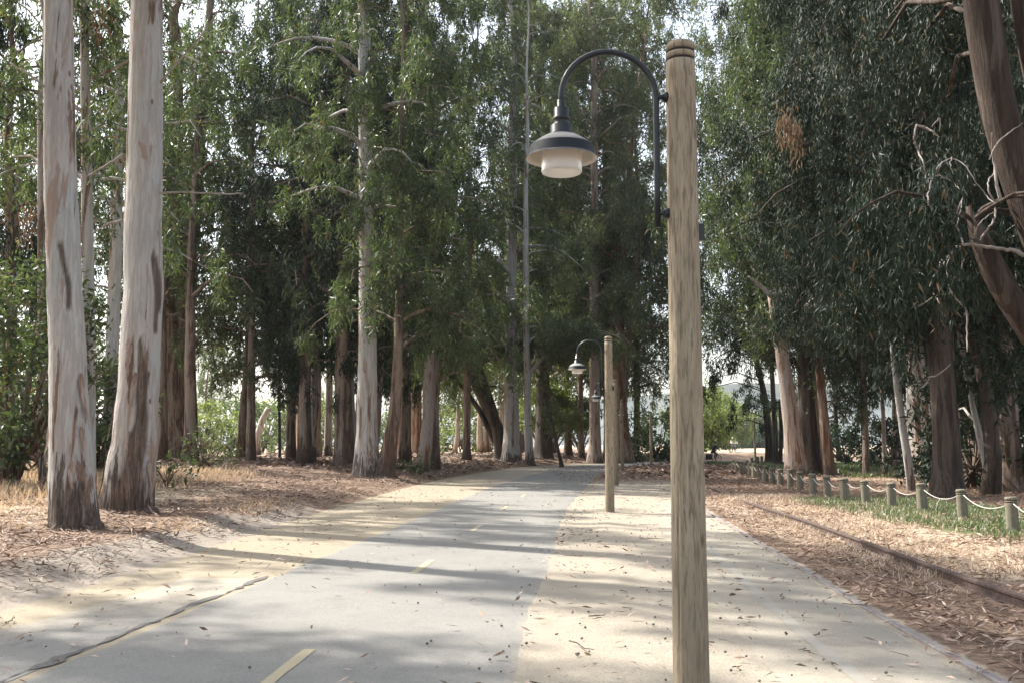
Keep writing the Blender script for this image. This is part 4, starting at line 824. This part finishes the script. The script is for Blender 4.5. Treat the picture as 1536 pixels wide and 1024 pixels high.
# ------------------------------------------------------------------ lamp posts
def lamp_post(H=3.91, arm=True):
    root = thing('lamp_post', (0, 0, 0), '-', 'lamp post', 'timber lamp posts along the path'); b = MB()
    r0, r1 = .102, .086; g = lambda z: r0+(r1-r0)*z/H
    zs = [-.3]+list(np.linspace(0, H-.22, 70)); prof = [(g(z), z) for z in zs]
    for gz in (H-.115, H-.065):
        prof += [(g(gz), gz-.010), (g(gz)-.009, gz-.007), (g(gz)-.009, gz+.007), (g(gz), gz+.010)]
    prof += [(g(H), H-.03), (g(H)-.012, H-.008), (g(H)-.035, H), (.001, H+.002)]
    b.lathe(prof, seg=120); V = b.v[0]; an = np.arctan2(V[:, 1], V[:, 0]); rr_ = np.hypot(V[:, 0], V[:, 1]) + 1e-9; zz = V[:, 2]
    f = 1 + .030*(vnoise(np.cos(an)*1.6, np.sin(an)*1.6+zz*.5, 1)-.5) + .022*(vnoise(np.cos(an)*9+zz*.4, np.sin(an)*9+zz*.6, 1)-.5)   # adzed, not turned
    for a0, z0, z1, wd in ((-1.75, .9, 2.3, .035), (-1.2, 2.0, 3.55, .028), (-2.4, .2, 1.5, .04), (-.7, .3, 1.9, .03), (-2.9, 2.2, 3.3, .03), (1.2, .4, 3.0, .04), (2.2, 1.0, 2.6, .03)):
        d_ = np.abs((an-a0-.05*np.sin(zz*2.1+a0)+math.pi) % (2*math.pi)-math.pi); f -= .07*np.exp(-(d_/wd)**2)*sstep(z0, z0+.3, zz)*(1-sstep(z1-.4, z1, zz))   # drying splits
    V[:, 0] *= f; V[:, 1] *= f; b.build('post', M['timber'], root)
    k = MB()
    for gz in (H-.115, H-.065): k.lathe([(g(gz)-.006, gz-.008), (g(gz)-.0005, gz-.0055), (g(gz)-.0005, gz+.0055), (g(gz)-.006, gz+.008)], seg=32)
    k.build('groove', M['groove'], root)
    if not arm: return root
    bx = MB(); bx.box((g(2.75)+.012, -.01, 2.74), (.032, .05, .10)); bx.build('junction_box', M['black'], root, smooth=False)
    a = MB(); xo = -.152; R0 = .285; zc = H-.355; pts = [(xo, 0, H-1.14), (xo, 0, H-.9), (xo, 0, H-.6), (xo, 0, zc-.1)]
    for t in np.linspace(0, math.pi, 18): pts.append((xo-R0+R0*math.cos(t), 0, zc+R0*math.sin(t)))
    pts.append((xo-2*R0, 0, zc-.03)); a.tube(pts, .0185, 14); a.build('lamp_arm', M['black'], root)
    for z in (H-.345, H-1.055):
        c = MB(); c.tube([(xo, 0, z), (-g(z)+.01, 0, z)], .016, 10); c.tube([(-g(z)-.025, 0, z), (-g(z)-.012, 0, z), (-g(z)+.006, 0, z)], [.022, .032, .034], 10)
        c.build('bracket', M['black'], root)
    lx = xo-2*R0; L0 = zc-.02; kq = .94; sc_ = lambda pr: [(r*kq, z) for r, z in pr]
    n = MB(); n.lathe([(.001, .0), (.026, .0), (.026, -.045), (.044, -.05), (.044, -.105), (.051, -.108), (.051, -.122), (.046, -.125), (.046, -.15), (.066, -.158), (.066, -.205), (.078, -.212), (.078, -.222), (.001, -.222)], (lx, 0, L0), 28)
    n.build('lamp_neck', M['black'], root)
    sh = MB(); sh.lathe(sc_([(.07, -0.2120), (.11, -0.2256), (.16, -0.2545), (.196, -0.2800), (.203, -0.2885), (.210, -0.3378), (.219, -0.3497), (.226, -0.3574)]), (lx, 0, L0), 40); sh.build('shade', M['shade'], root)
    si = MB(); si.lathe(sc_([(.2255, -0.3586), (.217, -0.3523), (.207, -0.3395), (.199, -0.2919), (.155, -0.2613), (.10, -0.2358), (.001, -0.2307)]), (lx, 0, L0), 40); si.build('shade_lining', M['enamel'], root)
    gl = MB(); gl.lathe([(.116, -.262), (.120, -.38), (.121, -.432), (.117, -.442), (.108, -.446), (.05, -.448), (.001, -.448)], (lx, 0, L0), 32); gl.build('lamp_glass', M['glass'], root)
    return root
lp = lamp_post()
posts = [((1.015, 5.80), R_(3), 'tall weathered timber lamp post with black hooped arm, nearest and biggest'),
         ('g', (915,767), R_(-16), 'second timber lamp post along the path, its whole height in view with a grey shade'),
         ('g', (924,727), R_(-8), 'third lamp post, mostly hidden behind the second post, with a small dark shade'),
         ('g', (933.5,708), R_(-95), 'fourth lamp post, thin and distant, just right of the second'),
         ('g', (977,697), R_(-95), 'fifth lamp post, tiny and alone left of the nearest post'),
         ('g', (1133,692), R_(-10), 'far lamp post silhouetted by the bright field at the end of the bollards')]
for i, p in enumerate(posts):
    o = lp if i == 0 else copy_tree(lp)
    if p[0] == 'g': q = at_ground(*p[1]); rz, lab = p[2], p[3]
    else: q = (p[0][0], p[0][1], float(hz(*p[0]))); rz, lab = p[1], p[2]
    o.location = Vector(q); o.rotation_euler.z = rz; o['label'] = lab

# ------------------------------------------------------------------ bollards and ropes
def bollard():
    root = thing('bollard', (0, 0, 0), '-', 'bollard', 'roped timber bollards'); b = MB(); r = .108; H = .64
    prof = [(r, -.15)]+[(r, z) for z in np.linspace(0, H-.13, 6)]
    for gz in (H-.105, H-.065): prof += [(r, gz-.011), (r-.010, gz-.007), (r-.010, gz+.007), (r, gz+.011)]
    prof += [(r, H-.02), (r-.012, H-.003), (r-.04, H+.004), (.001, H+.006)]
    b.lathe(prof, seg=22); b.build('post', M['bollard'], root)
    k = MB()
    for gz in (H-.105, H-.065): k.lathe([(r-.0085, gz-.0065), (r-.0075, gz), (r-.0085, gz+.0065)], seg=22)
    k.build('groove', M['groove'], root); return root
BP = [(1520,799),(1445,779),(1384.6,768),(1338,762),(1299.5,756),(1268,751.5),(1241.5,747),(1219.6,743),(1201,736),(1185.5,732),(1171,728.5),(1159.5,726),(1149,723),(1139,718.5),(1131,716.5),(1125,714),(1118.8,711.5),(1112.4,709.8),(1104.8,707.6),(1099.8,706.6)]
ORD = ['first','second','third','fourth','fifth','sixth','seventh','eighth','ninth','tenth','eleventh','twelfth']
look = {0:'at the picture edge', 1:'between two bright sagging ropes', 2:'beside the loose rope tail', 3:'standing alone in green grass', 8:'pale and sunlit', }
bo = bollard(); bpos = []
for i, (px, py) in enumerate(BP):
    o = bo if i == 0 else copy_tree(bo); q = at_ground(px, py); bpos.append(q); o.location = Vector(q); o.rotation_euler = (random.uniform(-.05,.05), random.uniform(-.05,.05), random.random()*6.28); o.scale = (random.uniform(.94,1.06),)*2 + (random.uniform(.94,1.05),)
    o['label'] = ('grooved timber bollard, %s of the roped row from the right%s' % (ORD[i], ', '+look[i] if i in look else '')) if i < 12 else 'small far bollard at the distant end of the roped row'
for px, py in [(1128,699),(1137,697),(1143,695.5)]:
    o = copy_tree(bo); o.location = Vector(at_ground(px, py)); o['label'] = 'tiny timber bollard at the foot of the far lamp post by the bright field'; o['group'] = 'bollards by the far lamp post'
pp = at_ground(1625, 828)
o = copy_tree(bo); o.location = Vector(pp); o['label'] = 'grooved timber bollard just outside the right picture edge'
allb = [pp]+bpos
for i in range(len(allb)-1):
    a, b_ = allb[i]+np.array([0, 0, .50]), allb[i+1]+np.array([0, 0, .50]); dv = b_-a; L = np.linalg.norm(dv); dv /= L
    a = a+dv*.10; b_ = b_-dv*.10; t = np.linspace(0, 1, 14); P = a+np.outer(t, b_-a); P[:, 2] -= (4*t*(1-t))*(.10+.03*L*.5+.03*random.random())
    m = MB(); m.tube(P, .0095, 6); base = P[7]; ro = m.build('rope', M['rope'], None, base)
    lab = ['white rope hanging from the largest bollard out of the right picture edge','white sagging rope between the first and second bollards from the right','white sagging rope between the second and third bollards from the right, with a loose tail',
           'dim low rope between the third and fourth bollards from the right'][i] if i < 4 else 'pale rope sagging between smaller bollards farther down the row'
    tag(ro, lab, 'rope', 'ropes between the bollards')
    if i == 2:
        m = MB(); c = P[7]; m.tube([c, c+np.array([-.06, .0, -.10]), c+np.array([-.09, 0, -.2]), c+np.array([-.10, .02, -.26])], [.008, .007, .007, .015], 6); m.build('loose_tail', M['rope'], ro, base)

# ------------------------------------------------------------------ people and far street lamp
def flat(name, c, r=.7):
    t = NT(name); t.col(t.ramp(t.noise(9, 3, .6, t.coord()), [(.3, tuple(k*.85 for k in c)), (.7, c)])).rough(r); return t.m
M['skin'] = flat('skin', (.45,.28,.20)); M['navy'] = flat('dark_cloth', (.035,.045,.06)); M['white_cloth'] = flat('white_cloth', (.75,.73,.70)); M['hair'] = flat('dark_hair', (.03,.022,.018)); M['red_cloth'] = flat('red_cloth', (.35,.10,.09))
M['trous'] = flat('dark_trousers', (.05,.045,.05)); M['chrome'] = flat('bike_paint', (.08,.09,.10), .4); M['rubber'] = flat('rubber', (.02,.02,.02)); M['bag'] = flat('pannier_cloth', (.03,.035,.045)); M['hat'] = flat('pale_helmet', (.78,.76,.72), .5); M['galv'] = flat('galvanised_steel', (.34,.35,.35), .5)
def skin_mesh(name, verts, edges, rads, mats, parent, matfn):
    me = bpy.data.meshes.new(name); me.from_pydata([tuple(v) for v in verts], edges, []); ob = bpy.data.objects.new(name, me); COL.objects.link(ob)
    md = ob.modifiers.new('s', 'SKIN'); sub = ob.modifiers.new('u', 'SUBSURF'); sub.levels = 1; sub.render_levels = 1
    for i, r in enumerate(rads):
        sv = me.skin_vertices[0].data[i]; sv.radius = (r, r); sv.use_root = (i == 0)
    dg = bpy.context.evaluated_depsgraph_get(); me2 = bpy.data.meshes.new_from_object(ob.evaluated_get(dg)); me2.name = name
    bpy.data.objects.remove(ob); bpy.data.meshes.remove(me)
    for m in mats: me2.materials.append(m)
    for p in me2.polygons: p.material_index = matfn(p.center); p.use_smooth = True
    o = bpy.data.objects.new(name, me2); COL.objects.link(o); o.parent = parent; return o
def person(loc, rz, label, top, legs, pose, hair='hair', group=None, scale=1.0, hairname='hair'):
    root = thing('person', loc, label, 'person', group, rz); root.scale = (scale,)*3
    # facing +X.  pelvis first
    if pose == 'ride':
        pel = (0, 0, .98); che = (.16, 0, 1.28); nk = (.22, 0, 1.46); hd = (.27, 0, 1.60)
        v = [pel, (.08,0,1.13), che, nk, hd, (.28,0,1.68)]; e = [(0,1),(1,2),(2,3),(3,4),(4,5)]; r = [.13,.13,.15,.055,.085,.075]
        for s, kn, an, toe in ((1, (.34,.10,.80), (.24,.10,.42), (.36,.10,.37)), (-1, (.36,-.10,.66), (.12,-.10,.26), (.25,-.10,.22))):
            b = len(v); v += [(.03,.09*s,.94), kn, an, toe]; e += [(0,b),(b,b+1),(b+1,b+2),(b+2,b+3)]; r += [.095,.062,.042,.03]
            b = len(v); v += [(.19,.18*s,1.38), (.34,.22*s,1.14), (.54,.23*s,1.03), (.60,.22*s,1.02)]; e += [(2,b),(b,b+1),(b+1,b+2),(b+2,b+3)]; r += [.06,.042,.032,.036]
    else:
        v = [(0,0,.95), (0,0,1.12), (.01,0,1.32), (.01,0,1.48), (.03,0,1.60), (.03,0,1.70)]; e = [(0,1),(1,2),(2,3),(3,4),(4,5)]; r = [.13,.125,.15,.055,.085,.075]
        for s in (1, -1):
            b = len(v); v += [(0,.09*s,.90), (.07*s+.03,.10*s,.50), (.12*s-.03,.10*s,.09), (.12*s+.10,.11*s,.05)]; e += [(0,b),(b,b+1),(b+1,b+2),(b+2,b+3)]; r += [.095,.06,.042,.03]
            b = len(v); v += [(.0,.19*s,1.40), (-.06*s,.24*s,1.14), (-.10*s+.08,.25*s,.90), (-.10*s+.12,.25*s,.82)]; e += [(2,b),(b,b+1),(b+1,b+2),(b+2,b+3)]; r += [.06,.042,.032,.036]
    hz0 = 1.46 if pose != 'ride' else 1.44
    def mf(c):
        if c.z > hz0+.03: return 0
        if pose == 'ride':
            if c.x > .50: return 0
            return 1 if c.z > 1.0 or c.x > .42 else 2
        if c.z > .96: return 1
        return 0 if abs(c.y) > .20 and c.z < .95 else 2
    skin_mesh('body', v, e, r, [M['skin'], M[top], M[legs]], root, mf)
    h = np.array(v[4])+np.array([0, 0, .05]); m = MB(); m.lathe([(.001,.115),(.05,.105),(.088,.06),(.098,0),(.09,-.04)], h+np.array([-.012, 0, 0]), 14); m.build(hairname, M[hair], root)
    return root
def bicycle(loc, rz, label, bags=False, group=None, scale=1.0):
    root = thing('bicycle', loc, label, 'bicycle', group, rz); root.scale = (scale,)*3; f = MB(); Rw = .34
    rear, bb, seat, head, fork, hb = (-.42,0,Rw), (.05,0,.28), (-.10,0,.80), (.50,0,.82), (.62,0,Rw), (.46,0,.98)
    for a, b in ((rear,bb),(rear,seat),(bb,seat),(seat,head),(bb,head),(head,fork),(head,hb)): f.tube([a, b], .018, 8)
    f.tube([(.55,-.24,1.0),(.47,-.1,.98),(.47,.1,.98),(.55,.24,1.0)], .013, 8); f.build('frame', M['chrome'], root)
    s = MB(); s.tube([(-.24,0,.86),(-.14,0,.87),(0,0,.865)], [.075,.06,.025], 10); s.build('saddle', M['rubber'], root)
    th = np.linspace(0, 2*math.pi, 25)
    for x in (-.42, .62):
        w = MB(); w.tube(np.stack([x+.325*np.cos(th), 0*th, Rw+.325*np.sin(th)], 1), .018, 8, False); wo = w.build('wheel', M['rubber'], root)
        sp = MB()
        for a in np.linspace(0, 2*math.pi, 14, endpoint=False): sp.tube([(x, 0, Rw), (x+.31*math.cos(a), 0, Rw+.31*math.sin(a))], .003, 4)
        sp.build('spoke', M['galv'], wo)
    if bags:
        for s_ in (1, -1):
            p = MB(); n = 6; z = np.linspace(.28, .74, n); 
            p.tube(np.stack([np.full(n, -.50), np.full(n, .15*s_), z], 1), [.10,.155,.165,.165,.155,.09], 10); p.build('pannier', M['bag'], root)
    return root
q = at_ground(1070, 693.5)
bicycle(q, R_(35), 'dark touring bicycle with bulky black panniers on the far path', True)
person(q, R_(35), 'cyclist in dark clothes riding away on the far grey path right of the main post', 'navy', 'trous', 'ride')
for (px, d, rz, top, lab, pose, hair) in [(1099,120,R_(-100),'white_cloth','cyclist in white with pale helmet, left of the pair in the bright field','ride','hat'),(1102.5,123,R_(-95),'white_cloth','cyclist in white with pale helmet, right of the pair in the bright field','ride','hat')]:
    x = (px-768)/F_*d*math.cos(PITCH)*1.0; q = (x, d, float(hz(x, d)))
    bicycle(q, rz, 'bicycle under the '+('left' if px < 1101 else 'right')+' white clad rider in the bright field'); person(q, rz, lab, top, 'trous', pose, hair, hairname='helmet')
for (px, d, top, lab) in [(1081,158,'navy','tiny person in dark clothes standing in the bright field behind the cyclist'),(1093,165,'red_cloth','tiny person in a red top walking in the bright field between the cyclists')]:
    x = (px-768)/F_*d; person((x, d, float(hz(x, d))), R_(80), lab, top, 'trous', 'walk')
def street_light(px, d):
    x = (px-768)/F_*d; B = np.array([x, d, float(hz(x, d))]); root = thing('street_light', B, 'thin tall grey street light with a double arm in the far field', 'street light')
    p = MB(); p.lathe([(.10, 0), (.09, 3), (.06, 7.4), (.001, 7.4)], B, 10); p.build('pole', M['galv'], root, B)
    for s in (-1, 1):
        a = MB(); a.tube([B+np.array([0, 0, 7.2]), B+np.array([s*.6, 0, 7.5]), B+np.array([s*1.3, 0, 7.55])], [.05, .04, .035], 8); a.build('arm', M['galv'], root, B)
        h = MB(); h.tube([B+np.array([s*1.1, 0, 7.55]), B+np.array([s*1.4, 0, 7.55]), B+np.array([s*1.8, 0, 7.53])], [.05, .12, .06], 8); h.build('lamp_head', M['galv'], root, B)
street_light(1081, 205)

# ------------------------------------------------------------------ light, sky, camera
SUN_AZ, SUN_EL = R_(-58), R_(46)      # clockwise from +Y
sd = Vector((math.sin(SUN_AZ)*math.cos(SUN_EL), math.cos(SUN_AZ)*math.cos(SUN_EL), math.sin(SUN_EL)))
L = bpy.data.lights.new('sun', 'SUN'); L.energy = 4.3; L.angle = R_(.8); L.color = (1, .955, .885)
so = bpy.data.objects.new('sun', L); COL.objects.link(so); so.rotation_euler = sd.to_track_quat('Z', 'Y').to_euler(); so.location = (0, 0, 60)
w = bpy.data.worlds.new('World'); scn.world = w; w.use_nodes = True; nt = w.node_tree
sky = nt.nodes.new('ShaderNodeTexSky'); sky.sky_type = 'NISHITA'; sky.sun_disc = False; sky.sun_elevation = SUN_EL; sky.sun_rotation = SUN_AZ; sky.air_density = 1.2; sky.dust_density = 3.0; sky.ozone_density = 1.0
bg = nt.nodes['Background']; bg.inputs['Strength'].default_value = .15; hs = nt.nodes.new('ShaderNodeHueSaturation'); hs.inputs['Saturation'].default_value = .55; nt.links.new(sky.outputs[0], hs.inputs['Color']); nt.links.new(hs.outputs[0], bg.inputs[0])   # thin white summer haze over the blue
hb = MB(); hb.box((0, 1200, 30), (5000, 2900, 66)); ho = hb.build('haze', M['hill'], smooth=False); tag(ho, 'thin summer haze', kind='stuff')
hm = bpy.data.materials.new('haze'); hm.use_nodes = True; hn = hm.node_tree; hn.nodes.remove(hn.nodes['Principled BSDF']); pv = hn.nodes.new('ShaderNodeVolumePrincipled')
pv.inputs['Color'].default_value = (.88,.93,1,1); pv.inputs['Density'].default_value = .00016; pv.inputs['Anisotropy'].default_value = .3; hn.links.new(pv.outputs[0], hn.nodes['Material Output'].inputs['Volume']); ho.data.materials.clear(); ho.data.materials.append(hm)
cam = bpy.data.cameras.new('camera'); cam.lens = 35; cam.sensor_width = 36; cam.clip_end = 6000; cam.clip_start = .05
co = bpy.data.objects.new('camera', cam); COL.objects.link(co); co.location = (0, 0, CAMZ); co.rotation_euler = (R_(90)+PITCH, 0, 0); scn.camera = co
scn.view_settings.view_transform = 'Standard'; scn.view_settings.look = 'None'; scn.view_settings.gamma = 1; scn.view_settings.exposure = 1.32
scn.cycles.max_bounces = 5; scn.cycles.diffuse_bounces = 3; scn.cycles.glossy_bounces = 2; scn.cycles.transmission_bounces = 4
scn.cycles.use_denoising = True
tot = sum(len(o.data.polygons) for o in scn.objects if o.type == 'MESH'); uq = sum(len(m.polygons) for m in bpy.data.meshes)
print('FACES', tot, uq, 'OBJ', len(scn.objects))
